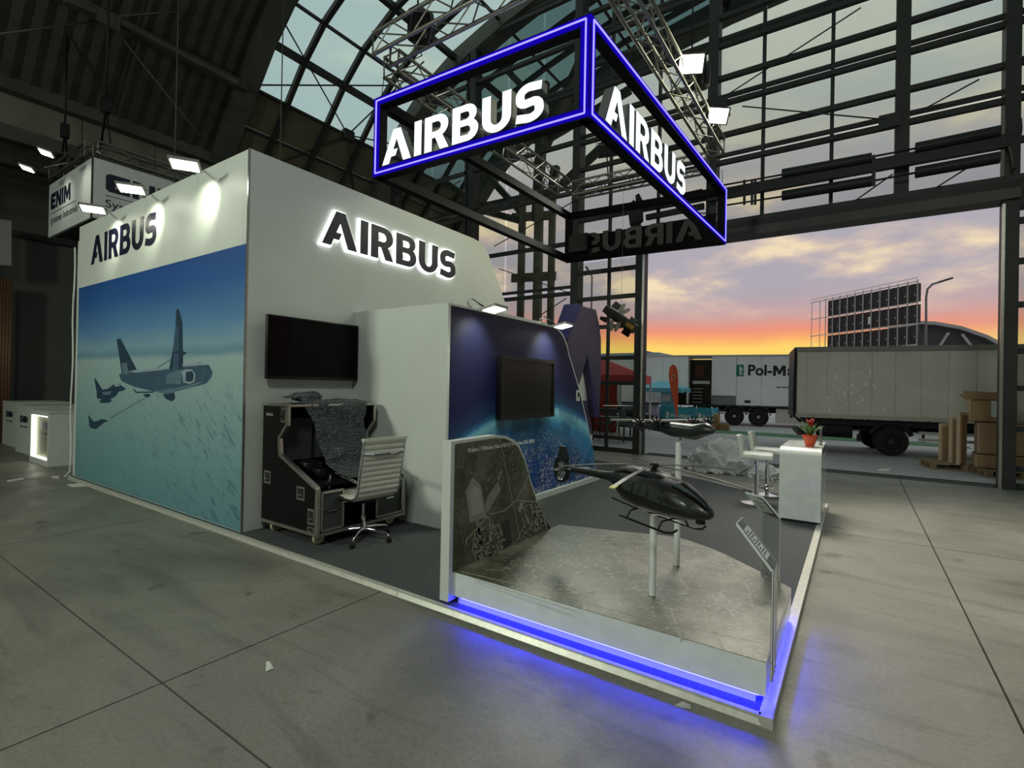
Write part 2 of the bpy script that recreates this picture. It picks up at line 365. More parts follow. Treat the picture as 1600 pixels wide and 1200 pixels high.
# opaque corrugated vault in front of the first skylight bay
b_ = MB(); ys = []; y = -14
while y < 7.0: ys.append(y); y += .16
ys.append(7.0); vs = []
for k, yy in enumerate(ys):
    for (x, z) in PR:
        c = Vector((3-x, 0, 4-z)).normalized()*(.05 if (k//1) % 2 else 0); vs.append((x+c.x*1, yy, z+c.z))
nP = len(PR); b_.add(vs, [(i*nP+j, i*nP+j+1, (i+1)*nP+j+1, (i+1)*nP+j) for i in range(len(ys)-1) for j in range(nP-1)]); b_.build('corrugated_sheet', roofm, cl_)
def rib(y, w, d, name='roof_rib', m=None):
    b = MB()
    for (x0, z0), (x1, z1) in zip(PR[:-1], PR[1:]): b.bar((x0, y, z0), (x1, y, z1), d, w, (0, 1, 0))
    b.build(name, m or rib_m, cl_)
for y, w, d in ((-6, .3, .3), (.5, .25, .3), (7.1, .5, .35), (12.3, .55, .5), (16.9, .6, .6)): rib(y, w, d)
for yy in (2.2, 4.6): rib(yy, .05, .08, 'roof_rafter', roofm)
for y in (8.24, 9.55, 10.86, 13.6, 14.75, 15.85): rib(y, .13, .14, 'roof_rafter', steel)
for k in range(1, len(PR)-1):
    x, z = PR[k]; w = .16 if k in (3, 5, 8) else .07
    MB().bar((x, 7.1, z), (x, 16.9, z), w, w).build('purlin', steel, cl_)
for (x, z, w) in ((-15.0, 7.8, .28), (-13.45, 9.35, .22), (-15.1, 6.8, .3)):
    MB().bar((x, -14, z), (x, 7.0, z), w, w).build('purlin', rib_m, cl_)
gp = thing('window_2', None, None, kind='structure')
yb = [7.3, 8.24, 9.55, 10.86, 12.1, 12.5, 13.6, 14.75, 15.85, 16.7]
for i in range(len(yb)-1):
    if i == 4: continue
    for k in range(nP-1):
        (x0, z0), (x1, z1) = PR[k], PR[k+1]; a = Vector((x0, 0, z0)); c = Vector((x1, 0, z1)); d = (c-a).normalized()*.04; a += d; c -= d
        nn = Vector((-(c-a).z, 0, (c-a).x)).normalized()*.02
        q = [(a.x, yb[i]+.05, a.z), (c.x, yb[i]+.05, c.z), (c.x, yb[i+1]-.05, c.z), (a.x, yb[i+1]-.05, a.z)]
        side = k < 2 or k > nP-4
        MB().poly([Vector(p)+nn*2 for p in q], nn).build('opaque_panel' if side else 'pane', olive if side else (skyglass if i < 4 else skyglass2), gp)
# tie rods and gusset under the first skylight bay
tr = thing('trim_2', None, None, kind='structure')
for a, c in (((-13.55, 7.3, 9.6), (-12.0, 10.9, 10.9)), ((-12.3, 7.3, 10.9), (-13.5, 10.3, 9.5)), ((-13.5, 10.3, 9.5), (-11.2, 11.3, 11.6)), ((-13.5, 10.3, 9.5), (-13.3, 12.2, 9.9)), ((-13.5, 10.3, 9.5), (-15.0, 8.2, 7.9)), ((-13.5, 10.3, 9.5), (-15.0, 11.8, 7.9))):
    MB().tube([a, c], .022, 6).build('tie_rod', steel, tr)
MB().box(-13.62, -13.42, 10.15, 10.5, 9.35, 9.65).build('gusset_plate', steel, tr)
MB().poly([P(152, 12, 'x', -12.6), P(188, 27, 'x', -12.6), P(186, 51, 'x', -12.6), P(150, 32, 'x', -12.6)], (.05, 0, 0)).build('gusset_plate', rib_m, tr)
for (p, q) in (((100, 0), (150, 20)), ((188, 36), (368, 130))):
    MB().bar(P(*p, 'x', -12.62), P(*q, 'x', -12.62), .14, .1).build('bracing_strut', rib_m, tr)
for (p, q) in (((0, 53), (150, 33)), ((188, 25), (350, 12)), ((185, 52), (342, 250))):
    MB().tube([P(*p, 'x', -12.9), P(*q, 'x', -12.9)], .02, 6).build('tie_rod', rib_m, tr)
# hall walls
wl = thing('wall_left', None, None, kind='structure')
MB().box(-18.4, -18.0, -14, 12.1, 0, 6.7).build('brick_wall', brickm, wl); MB().box(-18.4, -15.2, -14, 12.1, 6.7, 6.9).build('soffit', panelm, wl); MB().box(-18.4, -15.2, 12.1, 12.3, 0, 7.8).build('end_wall', panelm, wl)
for k in range(-10, 9): MB().box(-15.35, -15.15, k*1.5+.01-.4, k*1.5+1.49-.4, 6.95, 7.75).build('wall_panel', panelm, wl)
MB().box(-18.0, -17.85, -14, 12, 5.2, 5.35).build('wall_rail', steel, wl)
for y in (-6, .5, 7.1, 12.0): MB().box(-15.5, -15.2, y-.15, y+.15, 0, 6.7).build('wall_column', steel, wl)
MB().box(-15.2, -14.9, -14, 12, 6.1, 6.3).build('wall_rail', steel, wl)
MB().box(21, 21.4, -14, 12.1, 0, 7.9).build('wall_right', panelm)['kind'] = 'structure'
MB().box(-15.6, 21.4, -14.4, -14, 0, 14.5).build('wall_back', panelm)['kind'] = 'structure'

# ------------------------------------------------------------------ glazed gable with the open door
fy = 12.15
w1 = thing('window_1', None, None, kind='structure')
def arch_z(x):
    for (x0, z0), (x1, z1) in zip(PR[:-1], PR[1:]):
        if x0 <= x <= x1: return z0+(z1-z0)*(x-x0)/(x1-x0)
    return 7.8
for x in (-13.3, -9.85, -6.25, -2.8, .65, 4.1, 7.6, 11.2, 14.7):
    z0 = 5.0 if -4.3 < x < 2 else 0
    MB().box(x-.11, x+.11, fy-.12, fy+.2, z0, arch_z(x)).build('post', steel, w1)
MB().box(-10.12, -10.04, fy-.1, fy+.1, 0, arch_z(-10)).build('post', steel, w1)
for x in (-4.42, 2.15): MB().box(x-.10, x+.10, fy-.22, fy+.1, 0, 4.96 if x < 0 else arch_z(x)).build('post', steel, w1)
MB().box(-4.34, -4.30, fy-.24, fy-.2, 0, 4.9).build('seal_strip', alu, w1); MB().box(2.03, 2.07, fy-.24, fy-.2, 0, 4.9).build('seal_strip', alu, w1)
cols = [-13.2, -11.6, -9.85, -8.6, -7.4, -6.25, -5.3, -4.05, -2.8, -1.76, -.49, .65, 2.15, 3.1, 4.1, 5.8, 7.6, 9.4, 11.2, 14.7]
rows = [5.4, 6.05, 6.78, 7.4, 8.12, 8.7, 9.45, 10.1, 10.8, 11.5, 12.3, 13.1]
lowr = [0.08, .38, 1.06, 1.76, 2.40, 3.2, 3.95, 4.65]
lefr = [0.08, 1.4, 2.8, 4.15, 5.5, 6.85, 8.2, 9.55, 10.9, 12.2]
for i in range(len(cols)-1):
    x0, x1 = cols[i], cols[i+1]; L = x1 <= -6.2
    rr = lefr if L else ([] if -4.1 < x0 < 2.1 and x0 >= -4.1 else lowr)+rows
    if -5.4 < x0 < -4.3: x1 = -4.05
    top = min(arch_z(x0), arch_z(x1))
    if not L and i and x0 not in (-6.25, -2.8, .65, 2.15, 4.1, 7.6, 11.2):
        MB().box(x0-.035, x0+.035, fy-.04, fy+.04, 5.0 if -4.4 < x0 < 2 else 0, arch_z(x0)).build('mullion', steel, w1)
    for k, z in enumerate(rr):
        if z > top+.5: break
        dbl = (not L and z in (6.78, 8.12, 9.45, 10.8)) or (L and k % 2)
        w = .075
        xl, xr = x0, x1
        if z < 5 and -5.4 < x0 < -4.3: xr = -4.5
        MB().box(xl, xr, fy-.10, fy+.02, z-w, z+w*.3).build('transom', steel, w1)
        if dbl: MB().box(xl, xr, fy-.02, fy+.08, z+.13, z+.20).build('transom', steel, w1)
        zt = rr[k+1] if k+1 < len(rr) else top
        zb = z+.21 if dbl else z+.03
        zt = min(zt-.08, top)
        if not L and k == len(lowr)-1 and len(rr) > len(rows): zt = 4.9
        if zt-zb > .15:
            MB().box(xl+.04, xr-.04, fy+.03, fy+.04, zb, zt).build('pane', facglass, w1)
for (x0, y0, x1, y1) in ((1126, 155, 1345, 12), (1160, 166, 1385, 187), (1430, 178, 1530, 124), (1330, 318, 1395, 272), (1452, 300, 1512, 262), (1600, 88, 1588, 94), (655, 322, 720, 282), (772, 385, 905, 310), (780, 420, 885, 456), (845, 492, 885, 466), (1040, 330, 1130, 335)):
    MB().tube([P(x0, y0, 'y', fy-.18), P(x1, y1, 'y', fy-.18)], .014, 6).build('bracing_rod', steel, w1)
for p in ((1128, 160), (1395, 187)):
    q = P(*p, 'y', fy-.16); MB().box(q.x-.22, q.x+.12, q.y-.03, q.y+.03, q.z-.14, q.z+.12).build('gusset_plate', steel, w1)
# door head
d1 = thing('door_1', None, None, kind='structure')
MB().box(-4.5, 2.25, fy-.30, fy+.15, 4.96, 5.14).build('lintel', mat('lintel_steel', (60, 54, 50), .5, noise=(3, .2)), d1)
MB().box(-4.5, 2.25, fy-.24, fy+.15, 5.15, 5.28).build('lintel', steel2, d1); MB().box(-4.5, 9, fy-.2, fy+.15, 5.29, 5.37).build('lintel', steel, d1)
MB().box(2.25, 9, fy-.2, fy+.15, 4.85, 5.28).build('lintel', steel, d1)
# damper and swing-arm gear over the door
for k, (xa, lab) in enumerate(((-4.9, 'black folding-door drive arm beam behind the blue sign frame'), (2.2, 'black drive arm beam with round dampers at the right door post'))):
    t = thing('door_drive_arm', lab, 'door drive', (xa, 11.8, 5.9), 'drive gear over the big door')
    if k == 1:
        MB().bar(P(1105, 308, 'y', 11.8), P(1592, 217, 'y', 11.8), .12, .22).build('drive_beam', steel2, t)
        for (p, q) in (((1192, 273), (1222, 269)), ((1192, 306), (1222, 302))): pass
        for (p, q) in (((1222, 272), (1362, 247)), ((1430, 232), (1563, 205)), ((1222, 306), (1362, 283)), ((1430, 270), (1562, 246))):
            MB().tube([P(*p, 'y', 11.75), P(*q, 'y', 11.75)], .1, 12).build('damper', steel2, t)
        for (p, q) in (((1126, 290), (1222, 273)), ((1362, 245), (1430, 232)), ((1126, 322), (1222, 307)), ((1362, 283), (1430, 270))):
            MB().tube([P(*p, 'y', 11.75), P(*q, 'y', 11.75)], .02, 8).build('piston_rod', steel2, t)
        for px in (1163, 1175, 1180): MB().bar(P(px, 281, 'y', 11.74), P(px, 320, 'y', 11.74), .05, .02).build('clamp', steel2, t)
        MB().bar(P(1365, 243, 'y', 11.74), P(1365, 290, 'y', 11.74), .06, .06).build('clamp', steel2, t)
        MB().poly([P(*p, 'y', 11.7) for p in ((1582, 205), (1590, 186), (1597, 184), (1598, 200), (1594, 235), (1588, 262), (1584, 262), (1580, 235), (1574, 222))], (0, .08, 0)).build('pivot_plate', steel2, t)
    else:
        MB().bar(P(995, 325, 'y', 11.8), P(1098, 303, 'y', 11.8), .12, .2).build('drive_beam', steel2, t)
        MB().bar(P(1010, 340, 'y', 11.8), P(1100, 322, 'y', 11.8), .1, .12).build('damper', steel2, t)
        MB().poly([P(*p, 'y', 11.7) for p in ((986, 316), (990, 312), (994, 318), (1000, 330), (1000, 355), (992, 362), (984, 352), (982, 335))], (0, .08, 0)).build('pivot_plate', steel2, t)
        MB().poly([P(*p, 'y', 11.6) for p in ((993, 305), (998, 302), (1003, 312), (1004, 345), (998, 350), (993, 335))], (0, .06, 0)).build('pivot_plate', steel2, t)
# steel column cluster that carries the outer arch
lc = thing('column_1', None, None, kind='structure')
cy = 14.3
rib_c = mat('column_steel', (118, 114, 104), .6, noise=(2, .15))
def cq(px, py): return P(px, py, 'y', cy)
for px, r in ((813, .13), (839, .16), (860, .12)):
    q = cq(px, 500); MB().tube([(q.x, cy, 0), (q.x, cy, cq(px, 300).z)], r, 12).build('column_tube', rib_c, lc)
for py in (435, 340): MB().bar(cq(800, py), cq(868, py-4), .1, .28).build('tie_plate', rib_c, lc)
for a, c, w in (((839, 345), (850, 130), .34), ((850, 230), (925, 60), .4), ((855, 310), (968, 205), .22), ((813, 345), (700, 395-80), .3), ((813, 330), (720, 230), .22), ((860, 320), (868, 260), .25), ((700, 335), (870, 300), .3), ((860, 215), (985, 140), .2), ((840, 160), (745, 60), .25), ((720, 235), (860, 215), .14), ((690, 280), (760, 330), .12)):
    MB().bar(cq(*a), cq(*c), w, .2).build('arch_strut', rib_m, lc)
# ================================================================== THE STAND
PZ = .045
pf = thing('booth_platform', 'low grey carpeted stand platform with aluminium edge strips', 'platform', (-.31, 2.70, 0))
MB().poly([(-10.3, 2.726, 0), (-.35, 2.726, 0), (-.35, 7.2, 0), (-.42, 8.3, 0), (-1.65, 8.8, 0), (-2.2, 9.2, 0), (-3.5, 9.75, 0), (-4.7, 10.2, 0), (-10.3, 10.2, 0)], (0, 0, PZ)).build('carpet', carpet, pf)
xs = [-10.3, -7.8, -5.3, -2.85, -.31]
for a, c in zip(xs[:-1], xs[1:]):
    MB().poly([(a+.003, 2.695, 0), (a+.003, 2.722, PZ+.004), (a+.003, 2.722, 0)], (c-a-.006, 0, 0)).box(a+.003, c-.003, 2.70, 2.726, PZ-.006, PZ+.005).build('edge_strip', edgealu, pf)
for a, c in zip([2.70, 5.0, 7.3], [5.0, 7.3, 8.35]):
    MB().box(-.37, -.31, a+.003, c-.003, 0, PZ+.005).build('edge_strip', edgealu, pf)
MB().box(-.36, -.306, 2.692, 2.73, 0, PZ+.008).build('edge_corner', edgealu, pf)
ar = [(-.42, 8.3), (-1.65, 8.8), (-2.2, 9.2), (-3.5, 9.75), (-4.7, 10.2)]
for (x0, y0), (x1, y1) in zip(ar[:-1], ar[1:]): MB().bar((x0, y0, .025), (x1, y1, .025), .03, .05).build('edge_strip', edgealu, pf)

# ---- tall wall block with the mural
WY, WX = 2.77, -5.2
tw = thing('booth_wall', 'tall white booth wall block with sky mural on its long side and blue-black lettering', 'booth wall', (WX, WY, 0))
ow = Vector((WX, WY, 0))
MB().box(-10.25, -5.302, WY, WY+.1, PZ, 4.0).build('wall_panel', white, tw)
side = [(2.77, PZ), (2.77, 4.0), (6.45, 4.0), (6.62, 3.985), (6.76, 3.93), (6.87, 3.83), (6.95, 3.70), (7.42, 3.03), (8.9, .9), (8.9, PZ)]
MB().poly([(-5.3, y, z) for y, z in side], (.1, 0, 0)).build('side_panel', white, tw)
MB().box(-10.25, -10.15, WY+.1, 7.5, PZ, 4.0).build('wall_panel', white, tw)
MB().box(-10.15, -5.3, 7.4, 7.5, PZ, 3.0).build('wall_panel', white, tw)
MB().box(-5.216, -5.196, WY-.012, WY+.006, PZ, 4.0).build('corner_profile', alu, tw)
m, n, b, v = node_mat('mural_print', .5)
s = N(n, 'ShaderNodeSeparateXYZ'); n.links.new(v, s.inputs[0])
zz = math_(n, 'MULTIPLY_ADD', noise_(n, v, .8, 4, .5, (1, 1, 3)), .25, math_(n, 'ADD', s.outputs[2], -.12))
zf = math_(n, 'DIVIDE', zz, 3.1)
g = ramp(n, [(0, (96, 140, 152)), (.25, (122, 160, 166)), (.5, (152, 178, 180)), (.60, (160, 184, 188)), (.625, (112, 148, 172)), (.66, (132, 166, 188)), (.74, (92, 138, 184)), (.88, (46, 96, 164)), (1, (30, 74, 146))], zf).outputs[0]
mr = N(n, 'ShaderNodeMapping'); mr.inputs['Rotation'].default_value = (0, -.62, 0); n.links.new(v, mr.inputs[0])
wv = noise_(n, mr.outputs[0], 3.4, 6, .62, (.9, 1, 4.2), .5)
k = ramp(n, [(.555, (0, 0, 0)), (.60, (1, 1, 1))], wv).outputs[0]
k = math_(n, 'MAXIMUM', k, math_(n, 'MULTIPLY', ramp(n, [(.5, (0, 0, 0)), (.66, (1, 1, 1))], noise_(n, v, 9, 6, .7)).outputs[0], .35))
msk = ramp(n, [(0, (1, 1, 1)), (.42, (.8, .8, .8)), (.55, (0, 0, 0))], zf).outputs[0]
mk2 = ramp(n, [(0, (0, 0, 0)), (.15, (.1, .1, .1)), (1, (1, 1, 1))], math_(n, 'MULTIPLY_ADD', s.outputs[0], .22, 1.02)).outputs[0]
f = math_(n, 'MULTIPLY', math_(n, 'MULTIPLY', k, msk), mk2)
g = mixc(n, math_(n, 'MULTIPLY', f, .7), g, (58, 98, 118))
n.links.new(g, b.inputs['Base Color']); mural = m
MB().box(-10.2, -5.22, WY-.006, WY, PZ+.01, 3.02).build('mural_print', mural, tw, 'printed mural of blue sky over snow-white clouds')
def pr(pts, col, lay, nm='plane_print', par=None, sc=4, ox=0, oy=460, ax='y', val=2.764, dirv=(0, -.0012, 0)):
    dv = Vector(dirv); q = [P(ox+x/sc, oy+y/sc, ax, val)+dv*lay for x, y in pts]
    return MB().poly(q, dv).build(nm, mat('print_%d_%d_%d' % col, col, .5, noise=(8, .12)), par or tw)
g1, g2, g3, g4 = (66, 92, 116), (98, 122, 142), (150, 168, 180), (40, 66, 88)
pr([(730, 278), (755, 278), (855, 470), (800, 480), (762, 492)], g4, 1)
pr([(745, 500), (800, 480), (1060, 455), (1150, 430), (1240, 420), (1300, 440), (1328, 480), (1325, 510), (1290, 555), (1200, 580), (1100, 605), (1030, 620), (960, 605), (850, 580), (800, 560), (760, 540)], g1, 2)
pr([(800, 480), (1060, 455), (1150, 430), (1240, 420), (1300, 440), (1150, 452), (1000, 475), (850, 490)], g3, 3)
pr([(960, 605), (1100, 585), (1200, 560), (1290, 540), (1200, 580), (1100, 605), (1030, 620)], g2, 3)
pr([(1105, 93), (1118, 93), (1140, 170), (1145, 470), (1060, 465), (1085, 340), (1100, 200)], g4, 4)
pr([(1100, 200), (1120, 200), (1122, 470), (1085, 465), (1090, 340)], g1, 5)
pr([(1050, 500), (1145, 465), (1135, 565), (1038, 555)], g2, 5)
pr([(1140, 480), (1165, 468), (1205, 470), (1226, 500), (1222, 545), (1190, 560), (1150, 550)], g3, 6)
pr([(1168, 485), (1205, 480), (1216, 505), (1210, 540), (1185, 548), (1165, 540)], g4, 7)
pr([(1020, 625), (1090, 612), (1095, 650), (1075, 668), (1040, 655)], g4, 3)
pr([(1085, 362), (1140, 350), (1168, 365), (1140, 380)], g4, 7)
pr([(895, 625), (935, 620), (942, 635), (915, 645)], g4, 3)
pr([(1300, 440), (1312, 448), (1310, 462), (1296, 458)], g4, 4)
pr([(762, 430), (795, 425), (808, 500), (770, 500)], g2, 3)
pr([(590, 525), (600, 530), (640, 595), (675, 590), (715, 560), (740, 555), (788, 590), (770, 602), (740, 608), (730, 630), (690, 655), (700, 665), (680, 678), (630, 678), (620, 665), (640, 655), (607, 650), (605, 610)], g4, 1)
pr([(640, 610), (700, 605), (690, 625), (645, 630)], g2, 2); pr([(715, 560), (740, 555), (755, 572), (720, 578)], g3, 2)
pr([(552, 752), (585, 795), (610, 790), (640, 778), (678, 790), (650, 802), (615, 830), (600, 842), (570, 835), (560, 825)], g4, 1)
for a, c in (((690, 770), (905, 645)), ((985, 455), (1065, 405))): pr([a, c, (c[0]+2, c[1]+5), (a[0]+2, a[1]+5)], g2, 1)
pr([(832, 590), (840, 590), (852, 608), (960, 606), (960, 614), (848, 616)], g4, 1)
# logos
a = P(143, 411, 'y', WY); letters('AIRBUS', (-9.70, WY, 3.33), (1, 0, 0), (0, 0, 1), 2.3, .42, .004, navy, tw, off=.001)
hl = letters('AIRBUS', (WX, 3.60, 3.225), (0, 1, 0), (0, 0, 1), 2.36, .42, .012, navy, tw, off=.045)
letters('AIRBUS', (WX, 3.60, 3.225), (0, 1, 0), (0, 0, 1), 2.36, .42, .03, halo, None, grow=.042, off=.004, name='letter_halo', sub=hl)
# ---- partition with the earth print
EX, AY = -3.65, 4.12
pt = thing('partition_wall', 'grey-white partition wall with printed night-side earth and rounded top corner', 'partition wall', (EX, AY, 0))
MB().box(-5.195, EX-.121, AY, AY+.1, PZ, 2.49).build('back_panel', white, pt)
ep = [(AY, PZ), (AY, 2.49), (6.35, 2.49), (6.52, 2.47), (6.66, 2.42), (6.76, 2.35), (6.84, 2.25), (6.90, 2.13)]+[P(x, y, 'x', EX).yz[:] for x, y in ((905, 605), (918, 660), (926, 700), (931, 725))]+[(8.0, PZ)]
MB().poly([(EX-.12, y, z) for y, z in ep], (.12, 0, 0)).build('earth_panel', white, pt)
MB().poly([(EX-.55, 5.2, PZ), (EX-.55, 5.2, 2.62), (EX-.55, 7.0, 2.62), (EX-.55, 7.5, 2.0), (EX-.55, 8.3, PZ)], (.1, 0, 0)).build('rear_panel', white, pt)
yc = [P(x, y, 'x', EX) for x, y in ((729, 681), (866, 636), (916, 660))]
def circ(a, b_, c):
    ax, ay, bx, by, cx, cy = a[0], a[1], b_[0], b_[1], c[0], c[1]; d = 2*(ax*(by-cy)+bx*(cy-ay)+cx*(ay-by))
    ux = ((ax*ax+ay*ay)*(by-cy)+(bx*bx+by*by)*(cy-ay)+(cx*cx+cy*cy)*(ay-by))/d; uy = ((ax*ax+ay*ay)*(cx-bx)+(bx*bx+by*by)*(ax-cx)+(cx*cx+cy*cy)*(bx-ax))/d
    return ux, uy, math.hypot(ax-ux, ay-uy)
gy, gz, gr = circ(*[(p.y, p.z) for p in yc]); print('globe', gy, gz, gr)
m, n, b, v = node_mat('earth_print', .5, .25)
s = N(n, 'ShaderNodeSeparateXYZ'); n.links.new(v, s.inputs[0])
dy = math_(n, 'SUBTRACT', s.outputs[1], gy-AY); dz = math_(n, 'SUBTRACT', s.outputs[2], gz)
dd = math_(n, 'DIVIDE', math_(n, 'SQRT', math_(n, 'ADD', math_(n, 'MULTIPLY', dy, dy), math_(n, 'MULTIPLY', dz, dz))), gr)
body = ramp(n, [(0, (14, 30, 78)), (.6, (18, 46, 112)), (.82, (30, 84, 158)), (.94, (62, 146, 200)), (.985, (150, 222, 242)), (1.0, (90, 160, 216)), ], math_(n, 'MINIMUM', dd, 1)).outputs[0]
land = ramp(n, [(.47, (0, 0, 0)), (.53, (1, 1, 1))], noise_(n, v, 1.6, 9, .62)).outputs[0]
body = mixc(n, math_(n, 'MULTIPLY', land, .4), body, (16, 30, 56))
vo = N(n, 'ShaderNodeTexVoronoi'); vo.inputs['Scale'].default_value = 20; n.links.new(v, vo.inputs['Vector'])
ct = ramp(n, [(0, (1, 1, 1)), (.14, (1, 1, 1)), (.30, (0, 0, 0))], vo.outputs['Distance']).outputs[0]
vo2 = N(n, 'ShaderNodeTexVoronoi', feature='DISTANCE_TO_EDGE'); vo2.inputs['Scale'].default_value = 15; n.links.new(v, vo2.inputs['Vector'])
rd = ramp(n, [(0, (.8, .8, .8)), (.05, (0, 0, 0))], vo2.outputs['Distance']).outputs[0]
msk = ramp(n, [(.40, (0, 0, 0)), (.5, (1, 1, 1))], noise_(n, v, 3, 5, .7)).outputs[0]
inn = ramp(n, [(.80, (1, 1, 1)), (.95, (0, 0, 0))], dd).outputs[0]
lt = math_(n, 'MULTIPLY', math_(n, 'MULTIPLY', math_(n, 'MAXIMUM', ct, rd), msk), inn)
body = mixc(n, lt, body, (240, 244, 240))
sv = N(n, 'ShaderNodeTexVoronoi'); sv.inputs['Scale'].default_value = 11; n.links.new(v, sv.inputs['Vector'])
space = ramp(n, [(0, (36, 54, 120)), (.25, (34, 40, 92)), (.7, (34, 36, 76)), (1, (30, 32, 56))], math_(n, 'DIVIDE', s.outputs[2], 2.5)).outputs[0]
stars = ramp(n, [(0, (.8, .8, .8)), (.035, (0, 0, 0))], sv.outputs['Distance']).outputs[0]
space = mixc(n, math_(n, 'MULTIPLY', stars, ramp(n, [(.5, (0, 0, 0)), (.7, (1, 1, 1))], noise_(n, v, 2, 3)).outputs[0]), space, (150, 150, 190))
glow = ramp(n, [(0, (1, 1, 1)), (.25, (.25, .25, .25)), (1, (0, 0, 0))], math_(n, 'MULTIPLY', math_(n, 'SUBTRACT', dd, 1), 14)).outputs[0]
space = mixc(n, math_(n, 'MULTIPLY', glow, .7), space, (70, 150, 205))
col = mixc(n, math_(n, 'LESS_THAN', dd, 1), space, body); n.links.new(col, b.inputs['Base Color'])
earthm = m
iy = [(y if y > AY+.02 else AY+.045, z-(.025 if z > 1 else -.03)) for y, z in ep]
iy = [(y-(.02 if y > 6.6 else 0), z) for y, z in iy]
MB().poly([(EX, y, z) for y, z in iy], (.004, 0, 0)).build('earth_print', earthm, pt, 'dark blue print of the earth with city lights')
q = P(902, 618, 'x', EX); MB().box(EX, EX+.02, q.y-.05, q.y+.05, q.z-.085, q.z+.085).build('wall_socket', white, pt); MB().box(EX+.02, EX+.03, q.y-.02, q.y+.02, q.z-.02, q.z+.05).build('switch', steel2, pt)
MB().box(EX, EX+.05, 5.9, 8.02, PZ, PZ+.075).build('base_strip', white, pt)
# ---- televisions
tv = thing('television', 'large flat black television mounted on the tall white wall above the flight case', 'television', (WX, 3.5, 1.6))
MB().bbox(WX+.07, WX+.11, 2.93, 4.10, 1.63, 2.31, .008).build('housing', black, tv); MB().box(WX+.11, WX+.113, 2.945, 4.085, 1.66, 2.295).build('screen', blackgl, tv)
MB().box(WX, WX+.07, 3.25, 3.8, 1.8, 2.15).build('wall_bracket', steel2, tv)
tv = thing('monitor', 'thick-framed black monitor hung on the earth print', 'monitor', (EX, 5.5, 1.2))
y0, y1, z0, z1 = 4.93, 6.22, 1.19, 1.97
MB().bbox(EX+.06, EX+.13, y0, y1, z0, z1, .01).build('housing', black, tv)
fr = MB(); w = .045
for a in ((y0, y1, z0, z0+w), (y0, y1, z1-w, z1), (y0, y0+w, z0+w, z1-w), (y1-w, y1, z0+w, z1-w)): fr.box(EX+.13, EX+.15, *a)
fr.build('bezel', mat('monitor_bezel', (26, 25, 25), .35), tv); MB().box(EX+.13, EX+.134, y0+w, y1-w, z0+w, z1-w).build('screen', mat('matte_screen', (22, 21, 20), .3), tv)
MB().box(EX+.004, EX+.06, 5.3, 5.9, 1.4, 1.8).build('wall_bracket', steel2, tv)
# ---- arm spotlights
def arm_lamp(base, head, tgt, lab, grp, power, ang=75, sc=1.0):
    base = Vector(base); head = Vector(head); tgt = Vector(tgt); t = thing('arm_spotlight', lab, 'spotlight', base, grp)
    out = (head-base); out.z = 0; out.normalize(); sd_ = Vector((-out.y, out.x, 0))
    MB().tube([base+Vector((0, 0, -.02)), base+Vector((0, 0, .05)), base+out*.06+Vector((0, 0, .07)), head], .009, 6).build('arm', chrome, t)
    MB().box(base.x-.03, base.x+.03, base.y-.03, base.y+.03, base.z-.03, base.z+.0).build('clamp', alu, t)
    dn = Vector((out.x*.22, out.y*.22, -1)).normalized(); c = head+out*.07
    a = sd_*.14*sc; bb = a.cross(dn).normalized()*.10*sc
    MB().poly([c-a-bb, c+a-bb, c+a+bb, c-a+bb], -dn*.03).build('lamp_housing', mat('lamp_grey', (120, 120, 118), .4, .3), t)
    a *= .86; bb *= .8
    MB().poly([c-a-bb+dn*.002, c+a-bb+dn*.002, c+a+bb+dn*.002, c-a+bb+dn*.002], dn*.004).build('lens', lampglow, t)
    light('spot_light', 'SPOT', c+dn*.03, tgt, power, (248, 255, 226), .05, ang, .9)
    return t
for px, py, xw, lab in ((140, 328, -9.2, 'lit arm spotlight on the mural wall top, farthest along, before the hanging banner edge'), (200, 297, -7.8, 'lit arm spotlight on the mural wall top in front of the banner letters'), (283, 260, -6.4, 'lit arm spotlight on the mural wall top closest to the tall wall corner')):
    h = P(px, py, 'y', 2.42); arm_lamp((xw, 2.80, 4.02), h-Vector((0, -.05, 0)), (h.x-.15, 2.77, 3.62), lab, 'arm spotlights on the mural wall', 30)
for px, py, yy, lab in ((772, 484, 5.05, 'lit arm spotlight above the monitor on the earth wall'), (880, 510, 6.55, 'lit arm spotlight over the rounded corner of the earth wall')):
    h = P(px, py, 'x', -3.35); arm_lamp((EX-.06, h.y-.02, 2.52), h-Vector((.07, 0, 0)), (EX, h.y, 2.05), lab, 'arm spotlights on the earth wall', 40 if yy > 6 else 26, 100)
# cable and profile on the far end of the wall
pc = MB().box(-10.42, -10.36, 2.80, 2.86, 0, 3.8).box(-10.34, -10.28, 2.79, 2.84, 0, 3.8).build('cable_duct', whitegloss); tag(pc, 'pair of white upright cable ducts at the far end of the mural wall', 'cable duct')
cb = MB().tube([(-10.45+.03*math.sin(k*1.3), 2.77, 3.7-k*.3) for k in range(13)]+[(-10.5, 2.72, .01)], .012, 6).build('cable', whitegloss); tag(cb, 'white cable hanging down beside the far end of the mural wall', 'cable')

